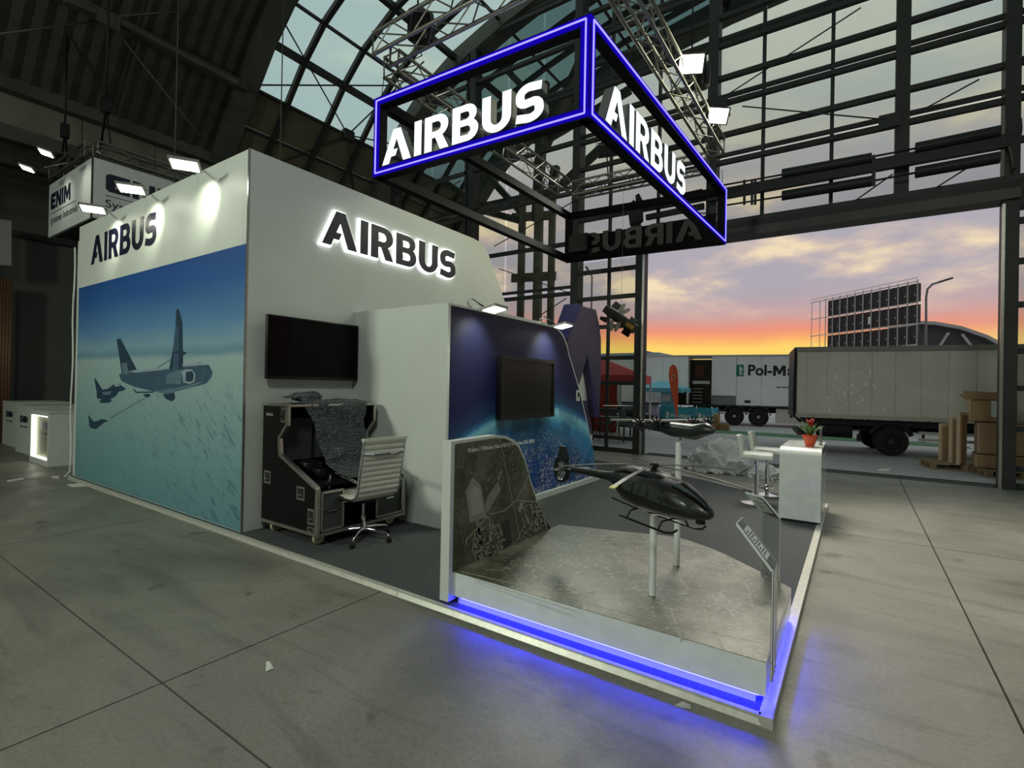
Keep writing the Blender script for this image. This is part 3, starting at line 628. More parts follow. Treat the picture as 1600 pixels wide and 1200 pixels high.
# ---- diorama table
DT = thing('display_table', 'low white display table with aerial-photo top, upright photo backdrop and blue glow under it', 'display table', (-1.3, 3.3, PZ))
m, n, b, v = node_mat('aerial_print', .36, .9)
def aerial(n, v):
    g = ramp(n, [(.36, (60, 68, 42)), (.5, (98, 103, 74)), (.6, (150, 145, 128)), (.72, (204, 198, 182))], noise_(n, v, 1.9, 9, .68)).outputs[0]
    vo = N(n, 'ShaderNodeTexVoronoi', distance='CHEBYCHEV'); vo.inputs['Scale'].default_value = 24; n.links.new(v, vo.inputs['Vector'])
    bl = ramp(n, [(0, (1, 1, 1)), (.20, (1, 1, 1)), (.26, (0, 0, 0))], vo.outputs['Distance']).outputs[0]
    mk = ramp(n, [(.47, (0, 0, 0)), (.54, (1, 1, 1))], noise_(n, v, 3.2, 4, .6)).outputs[0]
    g = mixc(n, math_(n, 'MULTIPLY', bl, mk), g, (176, 172, 162))
    ve = N(n, 'ShaderNodeTexVoronoi', feature='DISTANCE_TO_EDGE'); ve.inputs['Scale'].default_value = 5.5; n.links.new(v, ve.inputs['Vector'])
    rr = ramp(n, [(0, (1, 1, 1)), (.012, (.8, .8, .8)), (.022, (0, 0, 0))], ve.outputs['Distance']).outputs[0]
    g = mixc(n, math_(n, 'MULTIPLY', rr, .75), g, (170, 168, 156))
    return mixc(n, .5, g, ramp(n, [(.3, (.75, .75, .75)), (.7, (1.25, 1.25, 1.25))], noise_(n, v, 60, 5, .8)).outputs[0], 'MULTIPLY')
n.links.new(aerial(n, v), b.inputs['Base Color']); aer = m
b.inputs['Coat Weight'].default_value = .6; b.inputs['Coat Roughness'].default_value = .28
m, n, b, v = node_mat('aerial_backdrop', .35)
n.links.new(mixc(n, .45, aerial(n, v), (60, 68, 44)), b.inputs['Base Color']); aer2 = m
TZ = .265
top = [(-2.37, 2.78), (-.35, 2.78), (-.35, 3.93), (-.61, 4.18), (-.86, 4.40), (-1.0, 4.50), (-1.19, 4.60), (-1.32, 4.64), (-1.45, 4.62), (-1.60, 4.57), (-1.75, 4.52), (-2.0, 4.45), (-2.37, 4.35)]
MB().poly([(x, y, .10) for x, y in top], (0, 0, TZ-.10)).build('table_body', whitegloss, DT)
def inset(pts, k): 
    cx = sum(p[0] for p in pts)/len(pts); cy_ = sum(p[1] for p in pts)/len(pts); return [(cx+(x-cx)*k, cy_+(y-cy_)*k) for x, y in pts]
MB().poly([(x, y, TZ) for x, y in inset(top, .997)], (0, 0, .004)).build('table_print', aer, DT, 'glossy aerial photograph printed on the table top')
MB().poly([(x, y, PZ) for x, y in [(-2.34, 2.808), (-.40, 2.808), (-.40, 3.88), (-.9, 4.28), (-1.3, 4.5), (-2.34, 4.25)]], (0, 0, .055)).build('recessed_base', white, DT)
ledb = emis('blue_led', (24, 24, 255), 105)
for a in (((-2.3, 2.80), (-.37, 2.80)), ((-.37, 2.80), (-.37, 3.9)), ((-.37, 3.9), (-.9, 4.36))):
    (x0, y0), (x1, y1) = a; MB().bar((x0, y0-.008, .096), (x1-.01, y1-.008, .096), .012, .006).build('led_strip', ledb, DT)
# side panel (backdrop)
sp_ = [(P(x, y, 'x', -2.37).y, P(x, y, 'x', -2.37).z) for x, y in ((713, 689), (740, 685), (775, 680), (790, 681), (803, 687), (812, 697), (820, 716), (828, 745), (840, 782), (852, 812), (861, 835))]
sp_ = [(2.735, TZ-.2), (2.735, sp_[0][1])]+sp_+[(sp_[-1][0], TZ-.2)]
MB().poly([(-2.45, y, max(z, PZ)) for y, z in sp_], (.08, 0, 0)).build('backdrop', white, DT)
ip = [(2.775, TZ+.004), (2.775, sp_[1][1]-.03)]+[(y-.01, z-.022) for y, z in sp_[2:-1]]+[(sp_[-1][0]-.02, TZ+.004)]
MB().poly([(-2.37, y, z) for y, z in ip], (.004, 0, 0)).build('backdrop_print', aer2, DT, 'aerial photograph printed on the upright backdrop')
XB = -2.366
def pb(pts, col, lay, nm='building_print'):
    return pr(pts, col, lay, nm, DT, 5, 680, 660, 'x', XB, (.0008, 0, 0))
pb([(290, 430), (355, 490), (400, 740), (270, 785), (235, 540)], (150, 146, 142), 1); pb([(300, 500), (345, 520), (380, 700), (285, 730), (262, 560)], (172, 168, 164), 2)
pb([(490, 460), (512, 530), (405, 705), (385, 690), (400, 600), (440, 530)], (146, 144, 138), 1); pb([(520, 790), (580, 750), (600, 940), (530, 1000)], (48, 46, 44), 1)
pb([(690, 620), (660, 710), (650, 680), (665, 630)], (176, 174, 166), 1)
def road(pts, w, col, nm='road_print'):
    for a, c in zip(pts[:-1], pts[1:]):
        dx, dy_ = c[0]-a[0], c[1]-a[1]; L = math.hypot(dx, dy_); nx, ny = -dy_/L*w/2, dx/L*w/2
        pb([(a[0]+nx, a[1]+ny), (c[0]+nx, c[1]+ny), (c[0]-nx, c[1]-ny), (a[0]-nx, a[1]-ny)], col, 3, nm)
rc = (150, 148, 132)
road([(500, 115), (545, 340), (600, 610), (640, 800), (660, 920)], 6, rc); road([(640, 600), (540, 690), (420, 720), (240, 920), (240, 960)], 10, rc); road([(520, 370), (490, 450)], 12, rc)
road([(640, 590), (690, 500), (740, 360)], 8, rc); road([(640, 610), (780, 620), (850, 640)], 14, rc); road([(310, 860), (290, 1000), (320, 1090), (430, 1040)], 10, rc); road([(415, 720), (430, 850), (400, 1040)], 8, rc)
road([(780, 640), (800, 760), (700, 860), (720, 920)], 8, rc); road([(165, 700), (240, 1040), (260, 1100)], 6, (120, 118, 100))
road([(840, 700), (880, 850)], 10, (160, 150, 144)); road([(620, 950), (700, 790)], 6, rc)
rb = random.Random(3); bld = MB()
for k in range(90):
    if k < 55: cx, cy_ = rb.uniform(300, 520), rb.uniform(800, 1060)
    else: cx, cy_ = rb.uniform(680, 860), rb.uniform(640, 900)
    if cx > 560 and cy_ < 640+(cx-780)*.0: continue
    w_, h_ = rb.uniform(8, 34), rb.uniform(5, 14); an = rb.choice((-.35, 1.2)); ca, sa = math.cos(an), math.sin(an)
    bld.poly([P(680+(cx+x*ca-y*sa)/5, 660+(cy_+x*sa+y*ca)/5, 'x', XB)+Vector((.0032, 0, 0)) for x, y in ((-w_, -h_), (w_, -h_), (w_, h_), (-w_, h_))], (.0006, 0, 0))
bld.build('block_print', mat('print_block', (142, 138, 134), .5, noise=(30, .3)), DT)['kind'] = 'stuff'
text_print('Kielce / Pléiades Neo HD15 © Airbus DS 2024', (XB+.001, 2.92, 1.105), (0, 1, .0), (0, .0, 1), .93, .035, white, DT, bold=.01)
# printed buildings and roads lying on the table top
tb = MB()
for k in range(330):
    x, y = rb.uniform(-2.25, -.9), rb.uniform(2.95, 4.3); dn_ = (x+2.25)/1.4
    if rb.random() < dn_*.6: continue
    w_, h_ = rb.uniform(.005, .03), rb.uniform(.003, .009); an = rb.choice((.5, 2.07, .2)); ca, sa = math.cos(an), math.sin(an)
    if not (-2.2 < x): continue
    tb.poly([(x+a*ca-c*sa, y+a*sa+c*ca, TZ+.0042) for a, c in ((-w_, -h_), (w_, -h_), (w_, h_), (-w_, h_))], (0, 0, .0004))
tb.build('block_print', mat('print_block2', (182, 178, 166), .3, noise=(30, .3)), DT)['kind'] = 'stuff'
def troad(pts, w, col=(172, 168, 152)):
    b = MB()
    for a, c in zip(pts[:-1], pts[1:]): b.bar((a[0], a[1], TZ+.0046), (c[0], c[1], TZ+.0046), w, .0008)
    b.build('road_print', mat('print_road', col, .3), DT)
def tpx(*pp): return [P(x, y, 'z', TZ+.004).xy[:] for x, y in pp]
troad(tpx((720, 893), (860, 925), (1000, 965), (1190, 1005)), .006); troad(tpx((740, 905), (900, 955)), .006); troad(tpx((1047, 950), (1065, 1000)), .012); troad(tpx((1100, 952), (1130, 1015)), .014)
troad(tpx((810, 905), (815, 915), (850, 925)), .008); troad(tpx((880, 870), (960, 895), (1060, 915), (1180, 925)), .006); troad(tpx((1090, 985), (1095, 1005)), .008)
# ---- poles and models
def pole(x, y, ztop, lab):
    t = thing('display_pole', lab, 'display pole', (x, y, TZ+.004), 'white poles standing on the photo table')
    MB().lathe([(.023, 0), (.023, ztop-TZ-.004)], (x, y, TZ+.004), 20).build('pole', whitegloss, t); MB().lathe([(.026, 0), (.026, .006), (.023, .008)], (x, y, TZ+.004), 20).build('collar', alu, t)
pole(-1.072, 3.228, .79, 'front white display pole carrying the helicopter model'); pole(-1.108, 3.885, 1.2, 'rear white display pole carrying the transport aircraft model')
hc = thing('model_helicopter', 'dark green scale-model helicopter with skids on a white pole', 'model helicopter', (-1.072, 3.228, .79))
hd = Vector((.856, -.517, 0)); hs = Vector((.517, .856, 0)); ho = Vector((-1.072, 3.228, 0))
hg = mat('dark_green_paint', (26, 28, 23), .42, coat=.15, noise=(12, .2)); hgl = mat('cockpit_glass', (18, 19, 18), .06, spec=.8)
def hp(s, z, w=0): return ho+hd*s+hs*w+Vector((0, 0, z))
MB().loft([(.482, .898, .010, .012), (.465, .90, .030, .036), (.42, .910, .056, .068), (.34, .923, .085, .099), (.24, .936, .110, .121), (.1, .940, .128, .135), (-.08, .935, .130, .135), (-.22, .94, .118, .12), (-.32, .955, .085, .085), (-.42, .96, .045, .045), (-.5, .958, .034, .034)], ho, hd, hs, 20).build('fuselage', hg, hc)
MB().loft([(-.45, .96, .034, .034), (-.7, .945, .028, .026), (-1.0, .925, .022, .022), (-1.12, .918, .016, .018)], ho, hd, hs, 12).build('tail_boom', hg, hc)
MB().loft([(.2, 1.02, .012, .03), (.12, 1.045, .028, .07), (0, 1.055, .032, .085), (-.2, 1.05, .034, .085), (-.33, 1.02, .03, .06), (-.4, 1.0, .012, .03)], ho, hd, hs, 14).build('engine_cowl', hg, hc)
def patch(pts, m, nm, side=-1):      # glazing wrapped on the hull side
    b = MB(); q = []
    for s_, z in pts:
        for (a, zc, hz, wy), (a1, zc1, hz1, wy1) in zip(SEC[:-1], SEC[1:]):
            if a1 <= s_ <= a:
                f = (a-s_)/(a-a1); zc_, hz_, wy_ = zc+(zc1-zc)*f, hz+(hz1-hz)*f, wy+(wy1-wy)*f
        q.append(hp(s_, z, side*(wy_*math.sqrt(max(0, 1-((z-zc_)/hz_)**2))+.003)))
    b.poly(q, -hs*side*.002*-1); b.build(nm, m, hc)
SEC = [(.482, .898, .010, .012), (.465, .90, .030, .036), (.42, .910, .056, .068), (.34, .923, .085, .099), (.24, .936, .110, .121), (.1, .940, .128, .135), (-.08, .935, .130, .135), (-.22, .94, .118, .12), (-.32, .955, .085, .085)]
wg = mat('window_sheen', (58, 62, 58), .08, spec=.8)
for sd__ in (-1, 1):
    patch([(.40, .93), (.40, .95), (.31, .985), (.22, .99), (.22, .915), (.33, .905)], wg, 'cockpit_window', sd__); patch([(.20, .915), (.20, .99), (.10, 1.0), (.10, .925)], wg, 'cabin_window', sd__); patch([(.08, .93), (.08, 1.0), (-.04, 1.0), (-.04, .93)], wg, 'cabin_window', sd__); patch([(-.06, .935), (-.06, 1.0), (-.17, 1.0), (-.17, .94)], wg, 'cabin_window', sd__)
b_ = MB(); rows_ = []
for s_, zc, hz, wy in SEC[1:5]:
    for t in (50, 70, 90, 110, 130): b_.v.append(hp(s_, zc+hz*math.sin(math.radians(t))*1.01, wy*math.cos(math.radians(t))*1.02))
b_.f = [[i*5+j, i*5+j+1, (i+1)*5+j+1, (i+1)*5+j] for i in range(3) for j in range(4)]; b_.sm = [True]*12; b_.mi = [0]*12; b_.build('windscreen', hgl, hc)
MB().lathe([(.028, -.02), (.028, .0), (.012, .015)], hp(.4, .855), 12).build('camera_turret', black, hc)
MB().lathe([(.016, 0), (.016, .045), (.03, .05), (.03, .065), (.02, .075)], hp(0, 1.05), 16).build('rotor_hub', steel2, hc)
for k, an in enumerate((268, 342, 52, 122, 196)):
    a = math.radians(an); d = Vector((math.cos(a), math.sin(a), 0)); L = .60; h0 = hp(0, 1.108)
    sidev = Vector((-d.y, d.x, 0)); pts = [h0+d*(.03+L*t)+Vector((0, 0, -.05*t*t)) for t in (0, .2, .45, .7, .93, 1)]; b_ = MB()
    for i in range(5): b_.bar(pts[i], pts[i+1], .03 if i else .014, .004)
    bl = b_.build('rotor_blade', mat('blade', (44, 46, 44), .35), hc)
    if k == 0: MB().bar(pts[4], pts[5]+d*.005, .034, .006).build('blade_tip', mat('yellow_tip', (196, 200, 90), .5), bl)
b_ = MB().lathe([(.11, -.02), (.117, 0), (.11, .02), (.09, .02), (.09, -.02), (.11, -.02)], (0, 0, 0), 24, 'y'); mtx = Matrix.Translation(hp(-1.17, .90)) @ Matrix.Rotation(math.atan2(hd.y, hd.x), 4, 'Z'); b_.xf(mtx); fb = b_.build('fan_shroud', hg, hc)
b_ = MB().lathe([(.001, .004), (.018, .006), (.018, -.006), (.001, -.004)], (0, 0, 0), 12, 'y').xf(mtx); b_.build('fan_hub', alu, fb)
for k in range(10):
    a = 2*math.pi*k/10; MB().bar((0, 0, 0), (.09*math.cos(a), 0, .09*math.sin(a)), .014, .004, (0, 1, 0)).xf(mtx).build('fan_blade', mat('fan_grey', (150, 152, 146), .5), fb)
MB().poly([hp(-1.10, .97, -.01), hp(-1.06, 1.0, -.01), hp(-1.12, 1.10, -.01), hp(-1.20, 1.10, -.01), hp(-1.24, .97, -.01)], hs*.02).build('tail_fin', hg, hc)
MB().poly([hp(-1.05, .925, -.17), hp(-.97, .925, -.17), hp(-.97, .925, .17), hp(-1.05, .925, .17)], (0, 0, .006)).build('tailplane', mat('blade', (44, 46, 44)), hc)
b_ = MB()
for w_ in (-.12, .12): MB().tube([hp(-.2, .752, w_), hp(.24, .752, w_), hp(.30, .765, w_), hp(.33, .79, w_*.9)], .007, 8).build('skid', black, hc)
for s_ in (-.12, .18): MB().tube([hp(s_, .752, -.12), hp(s_, .80, -.09), hp(s_, .81, 0), hp(s_, .80, .09), hp(s_, .752, .12)], .006, 8).build('skid_strut', black, hc)
MB().loft([(-.3, .86, .012, .015), (-.15, .835, .02, .03), (.0, .82, .02, .03), (.1, .82, .01, .02)], ho, hd, hs, 10).build('belly_fairing', hg, hc)
for w_ in (-.145, .145): MB().tube([hp(-.25, .86, w_), hp(.0, .845, w_)], .006, 6).build('step', black, hc)
# transport aircraft
ac = thing('model_aircraft', 'grey scale-model four-propeller transport aircraft trailing refuelling hoses on a white pole', 'model aircraft', (-1.108, 3.885, 1.2))
ag = mat('aircraft_grey', (38, 41, 38), .35, coat=.2, noise=(9, .2)); ag2 = mat('aircraft_light', (128, 132, 126), .4)
ao = Vector((-1.108, 3.885, 0)); ad_ = Vector((.80, -.60, 0)); as_ = Vector((.60, .80, 0))
def sA(px, py): q = PV(px, py, (ao.x, ao.y), (ad_.x, ad_.y)); return (q-ao).dot(ad_), q.z
s0, z0 = sA(1117, 671); s1, z1 = sA(968, 662); sm, zm = sA(1060, 671)
print('a400', s0, z0, s1, z1, zm)
MB().loft([(s0, z0-.01, .006, .006), (s0-.03, z0-.008, .028, .03), (s0-.09, z0-.006, .048, .05), (s0-.2, zm-.002, .058, .058), (s0-.45, zm-.004, .058, .058), (s0-.6, (z1+zm)/2+.01, .04, .042), (s1+.03, z1+.012, .016, .016), (s1, z1+.015, .004, .004)], ao, ad_, as_, 16).build('fuselage', ag, ac)
def apx(s_, z, w=0): return ao+ad_*s_+as_*w+Vector((0, 0, z))
ws = (s0+s1)/2+.08
for sd__ in (-1, 1):
    r0, t0 = apx(ws+.06, zm+.05, 0), apx(ws-.02, zm+.055, sd__*.46); r1, t1 = apx(ws-.07, zm+.05, 0), apx(ws-.07, zm+.055, sd__*.46)
    wgp = MB().poly([r0, t0, t1, r1], (0, 0, .012)).build('wing', ag2, ac)
    for w_ in (.16, .31):
        nb = MB().loft([(ws+.115, zm+.042, .006, .006), (ws+.09, zm+.042, .016, .016), (ws-.02, zm+.045, .018, .018), (ws-.05, zm+.05, .004, .004)], ao+as_*(sd__*w_), ad_, as_, 10).build('engine', ag, ac)
        for k in range(8):
            a = k*math.pi/4+.2; c0 = apx(ws+.112, zm+.042, sd__*w_); MB().bar(c0, c0+as_*math.cos(a)*.06+Vector((0, 0, math.sin(a)*.06)), .011, .003, ad_).build('propeller_blade', black, nb)
    p0_ = apx(ws-.05, zm+.04, sd__*.40); p1_ = p0_-ad_*.30+Vector((0, 0, -.16)); MB().tube([p0_, p1_], .003, 6).build('hose', black, ac); MB().lathe([(.004, 0), (.012, -.02)], p1_, 10).build('drogue', black, ac)
MB().poly([apx(s1+.02, z1+.02, -.004), apx(s1+.14, z1+.03, -.004), apx(s1+.04, z1+.16, -.004), apx(s1-.04, z1+.16, -.004)], as_*.008).build('tail_fin', ag, ac)
MB().poly([apx(s1-.05, z1+.16, -.15), apx(s1-.01, z1+.16, -.15), apx(s1+.05, z1+.16, 0), apx(s1-.01, z1+.16, .15), apx(s1-.05, z1+.16, .15)], (0, 0, .006)).build('tailplane', ag2, ac)
# ---- acrylic information stands
def acr(corner, wd, up_, topd, hh, lab):
    corner = Vector(corner); t = thing('information_stand', lab, 'information stand', corner, 'clear acrylic text stands on the table rim')
    wd = Vector(wd); up_ = Vector(up_); topd = Vector(topd); nn = wd.normalized().cross(Vector((0, 0, 1)))*.012
    a, b, c, d = corner, corner+wd, corner+wd+up_, corner+up_
    MB().poly([a, b, c, d], nn).build('upright_sheet', acryl, t)
    for p, q in ((a, d), (b, c), (a, b)): MB().bar(p+nn/2, q+nn/2, .004, .013).build('sheet_edge', acryedge, t)
    n2 = wd.cross(topd).normalized()*.01; MB().poly([d, c, c+topd, d+topd], n2).build('sloped_sheet', acryl, t)
    for p, q in ((d, d+topd), (c, c+topd), (d+topd, c+topd)): MB().bar(p+n2/2, q+n2/2, .004, .012).build('sheet_edge', acryedge, t)
    k = .15; lb = MB().poly([d+wd*k+topd*.2, d+wd*(1-k)+topd*.2, d+wd*(1-k)+topd*.85, d+wd*k+topd*.85], n2*.12).xf(Matrix.Translation(n2*1.02)); lb.build('text_label', mat('label_paper', (226, 230, 232), .5), t)
    b2 = MB(); o_ = n2*1.18
    for j in range(9):
        f = .78-j*.06; g0 = .22; g1 = .78 if j % 3 else .5
        b2.poly([d+o_+wd*g0+topd*f, d+o_+wd*g1+topd*f, d+o_+wd*g1+topd*(f-.02), d+o_+wd*g0+topd*(f-.02)], n2*.05)
    b2.build('text_lines', mat('label_ink', (70, 72, 80), .6), t)
    for j in (.3, .7): MB().lathe([(.008, -.004), (.008, .018)], (0, 0, 0), 10, 'x').xf(Matrix.Translation(a+wd*j+Vector((0, 0, .04)))).build('standoff_bolt', chrome, t)
f0 = P(1200, 1068, 'x', -.338); f1 = P(1213, 1030, 'x', -.338)
acr((-.336, 2.80, .17), (0, .15, 0), (0, 0, .54), (-.166, 0, .205), .5, 'clear acrylic text stand at the front corner of the photo table, label tilted up')
q0 = P(1187, 905, 'z', .2); q0 = Vector((-.56, 4.15, .16)); acr(Vector((-.56, 4.14, .17)), (.13, -.11, 0), (0, 0, .54), (-.10, -.10, .15), .5, 'clear acrylic text stand on the slanted rear edge of the photo table')
# ---- flight case workstation (origin: world coordinates)
fc = thing('flight_case', 'black wheeled flight case desk with aluminium edges standing open in the alcove', 'flight case', (-4.6, 3.45, PZ))
lam = mat('black_laminate', (9, 10, 10), .7, bump=.15, bscale=200, spec=.2); dkg = mat('drawer_grey', (66, 70, 70), .5)
prof = [(-5.12, .17), (-5.12, 1.37), (-4.68, 1.37), (-4.68, 1.17), (-4.81, 1.03), (-4.79, .87), (-4.17, .60), (-4.17, .17)]
fy0, fy1 = 2.92, 4.02
for y0, nm in ((fy0, 'side_board'), (fy1-.03, 'side_board')):
    MB().poly([(x, y0, z) for x, z in prof], (0, .03, 0)).build(nm, lam, fc)
for y0 in (fy0-.006, fy1-.024):
    for a, c in zip(prof, prof[1:]+prof[:1]):
        MB().bar((a[0], y0+.015, a[1]), (c[0], y0+.015, c[1]), .042, .03).build('edge_profile', alu, fc)
MB().box(-5.12, -5.09, fy0+.03, fy1-.03, .17, 1.36).build('back_board', lam, fc); MB().box(-5.12, -4.68, fy0+.03, fy1-.03, 1.35, 1.375).build('top_board', lam, fc)
MB().bar((-4.67, fy0, 1.365), (-4.67, fy1, 1.365), .03, .025).build('edge_profile', alu, fc)
MB().box(-5.10, -4.17, fy0+.03, fy1-.03, .155, .19).build('bottom_board', lam, fc); MB().bar((-4.16, fy0, .165), (-4.16, fy1, .165), .03, .03).build('edge_profile', alu, fc)
MB().box(-5.09, -4.20, fy0+.03, fy1-.03, .60, .63).build('desk_board', lam, fc)
MB().box(-4.98, -4.90, fy0+.06, 3.35, .78, 1.22).build('screen', mat('dim_screen', (66, 68, 72), .4), fc); MB().box(-4.98, -4.90, 3.4, fy1-.06, .78, 1.22).build('screen', mat('dim_screen', (66, 68, 72)), fc)
MB().box(-4.86, -4.84, 2.97, 3.07, 1.235, 1.245).build('handle_rail', chrome, fc)
for y0, y1 in ((fy0+.04, 3.20), (3.62, fy1-.04)):
    b_ = MB().box(-4.7, -4.165, y0, y1, .20, .56).build('drawer_cabinet', dkg, fc)
    for p, q in (((y0, .2), (y1, .2)), ((y0, .56), (y1, .56)), ((y0, .2), (y0, .56)), ((y1, .2), (y1, .56))): MB().bar((-4.155, p[0], p[1]), (-4.155, q[0], q[1]), .02, .02).build('edge_profile', alu, b_)
    MB().bar((-4.145, (y0+y1)/2-.05, .38), (-4.145, (y0+y1)/2+.05, .38), .012, .012).build('drawer_handle', chrome, b_)
    MB().box(-4.16, -4.156, y0+.02, y1-.02, .372, .376).build('drawer_gap', black, b_)
# desk gear: joystick seat-like black lumps
MB().bbox(-4.75, -4.55, 3.05, 3.25, .63, .80, .03).build('control_box', black, fc); MB().bbox(-4.55, -4.40, 3.10, 3.18, .63, .74, .02).build('control_box', black, fc)
def dish(x, z, w=.10, h=.12, nm='latch_dish'):
    y = fy0-.008; d = MB().box(x-w/2, x+w/2, y, y+.006, z-h/2, z+h/2).build(nm, alu, fc)
    MB().box(x-w*.36, x+w*.36, y-.002, y, z-h*.36, z+h*.36).build('dish_recess', mat('recess', (60, 62, 64), .4, .6), d); MB().bar((x-w*.28, y-.008, z-h*.1), (x+w*.28, y-.008, z-h*.1), .01, .014).build('latch_lever', chrome, d)
dish(-4.735, 1.27, .085, .15); dish(-4.25, .33, .10, .15); dish(-4.25, .2, .10, .07)
dish(-5.0, .62, .12, .13, 'recessed_handle'); dish(-4.42, .53, .13, .13, 'recessed_handle')
for z in (1.0, .8): pass
MB().tube([(-5.14, fy0+.1, 1.05), (-5.17, fy0+.1, 1.03), (-5.17, fy0+.1, .87), (-5.14, fy0+.1, .85)], .008, 8).build('carry_handle', chrome, fc)
text_print('AIRBUS', (-5.06, fy0-.001, 1.25), (1, 0, 0), (0, 0, 1), .13, .03, mat('grey_ink', (150, 150, 150), .6), fc, bold=.02)
for x in (-5.0, -4.28):
    for y in (fy0+.1, fy1-.1):
        c = MB().lathe([(.002, -.018), (.054, -.018), (.061, -.01), (.061, .01), (.054, .018), (.002, .018)], (0, 0, 0), 20, 'x').xf(Matrix.Translation((x, y, PZ+.061)))
        w_ = c.build('caster_wheel', mat('cream_wheel', (214, 206, 170), .5), fc); MB().box(x-.04, x+.04, y-.035, y+.035, .145, .155).bar((x-.025, y, .15), (x-.025, y+.01, PZ+.045), .006, .05).bar((x+.025, y, .15), (x+.025, y+.01, PZ+.045), .006, .05).build('caster_fork', alu, w_)
# ---- bubble wrap over the case
m, n, b, v = node_mat('bubble_wrap', .25, .7)
vo = N(n, 'ShaderNodeTexVoronoi'); vo.inputs['Scale'].default_value = 48; vo.inputs['Randomness'].default_value = .35; n.links.new(v, vo.inputs['Vector']); bumpit(n, b, vo.outputs['Distance'], 1.0, .03)
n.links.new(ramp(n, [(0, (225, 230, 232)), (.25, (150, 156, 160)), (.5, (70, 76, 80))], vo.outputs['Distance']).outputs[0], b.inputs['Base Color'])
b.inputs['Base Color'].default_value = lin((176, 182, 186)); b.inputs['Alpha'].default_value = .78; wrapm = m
def sheet(fn, nu, nv):
    b = MB(); b.v = [Vector(fn(i/nu, j/nv)) for i in range(nu+1) for j in range(nv+1)]; w = nv+1
    b.f = [[i*w+j, i*w+j+1, (i+1)*w+j+1, (i+1)*w+j] for i in range(nu) for j in range(nv)]; b.sm = [True]*len(b.f); b.mi = [0]*len(b.f); return b
from mathutils import noise as mn
def wr(u, t):
    key = [(0, -5.0, 1.40), (.12, -4.72, 1.41), (.17, -4.655, 1.37), (.45, -4.60, 1.10), (.75, -4.42, .78), (.9, -4.25, .70), (1, -4.12, .66)]
    for (a, xa, za), (c, xc, zc) in zip(key[:-1], key[1:]):
        if a <= t <= c: f = (t-a)/(c-a); x = xa+(xc-xa)*f; z = za+(zc-za)*f
    yl = 3.14+.0*t+(.12*max(0, t-.5)*2 if t > .5 else 0)-.03*math.sin(t*9); yr = 3.93-.10*math.sin(t*3)
    q = Vector((x, yl+(yr-yl)*u, z)); d = mn.noise(q*5)*.05+mn.noise(q*14)*.022
    return q+Vector((d+.012, d*.4, abs(d)*.7))
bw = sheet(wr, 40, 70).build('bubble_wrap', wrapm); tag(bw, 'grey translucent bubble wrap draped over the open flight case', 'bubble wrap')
def lump(u, t):
    q = Vector((-4.93+.12*math.cos(t*6.28)*math.sin(u*3.14), 3.28+.5*(u-.5), 1.44+.055*math.sin(t*6.28)*math.sin(u*3.14))); d = mn.noise(q*11)*.05; return q+Vector((d, d, abs(d)*.6))
lw = sheet(lump, 26, 20).build('crumpled_film', wrapm); tag(lw, 'crumpled clear packing film lying on top of the flight case', 'plastic film')

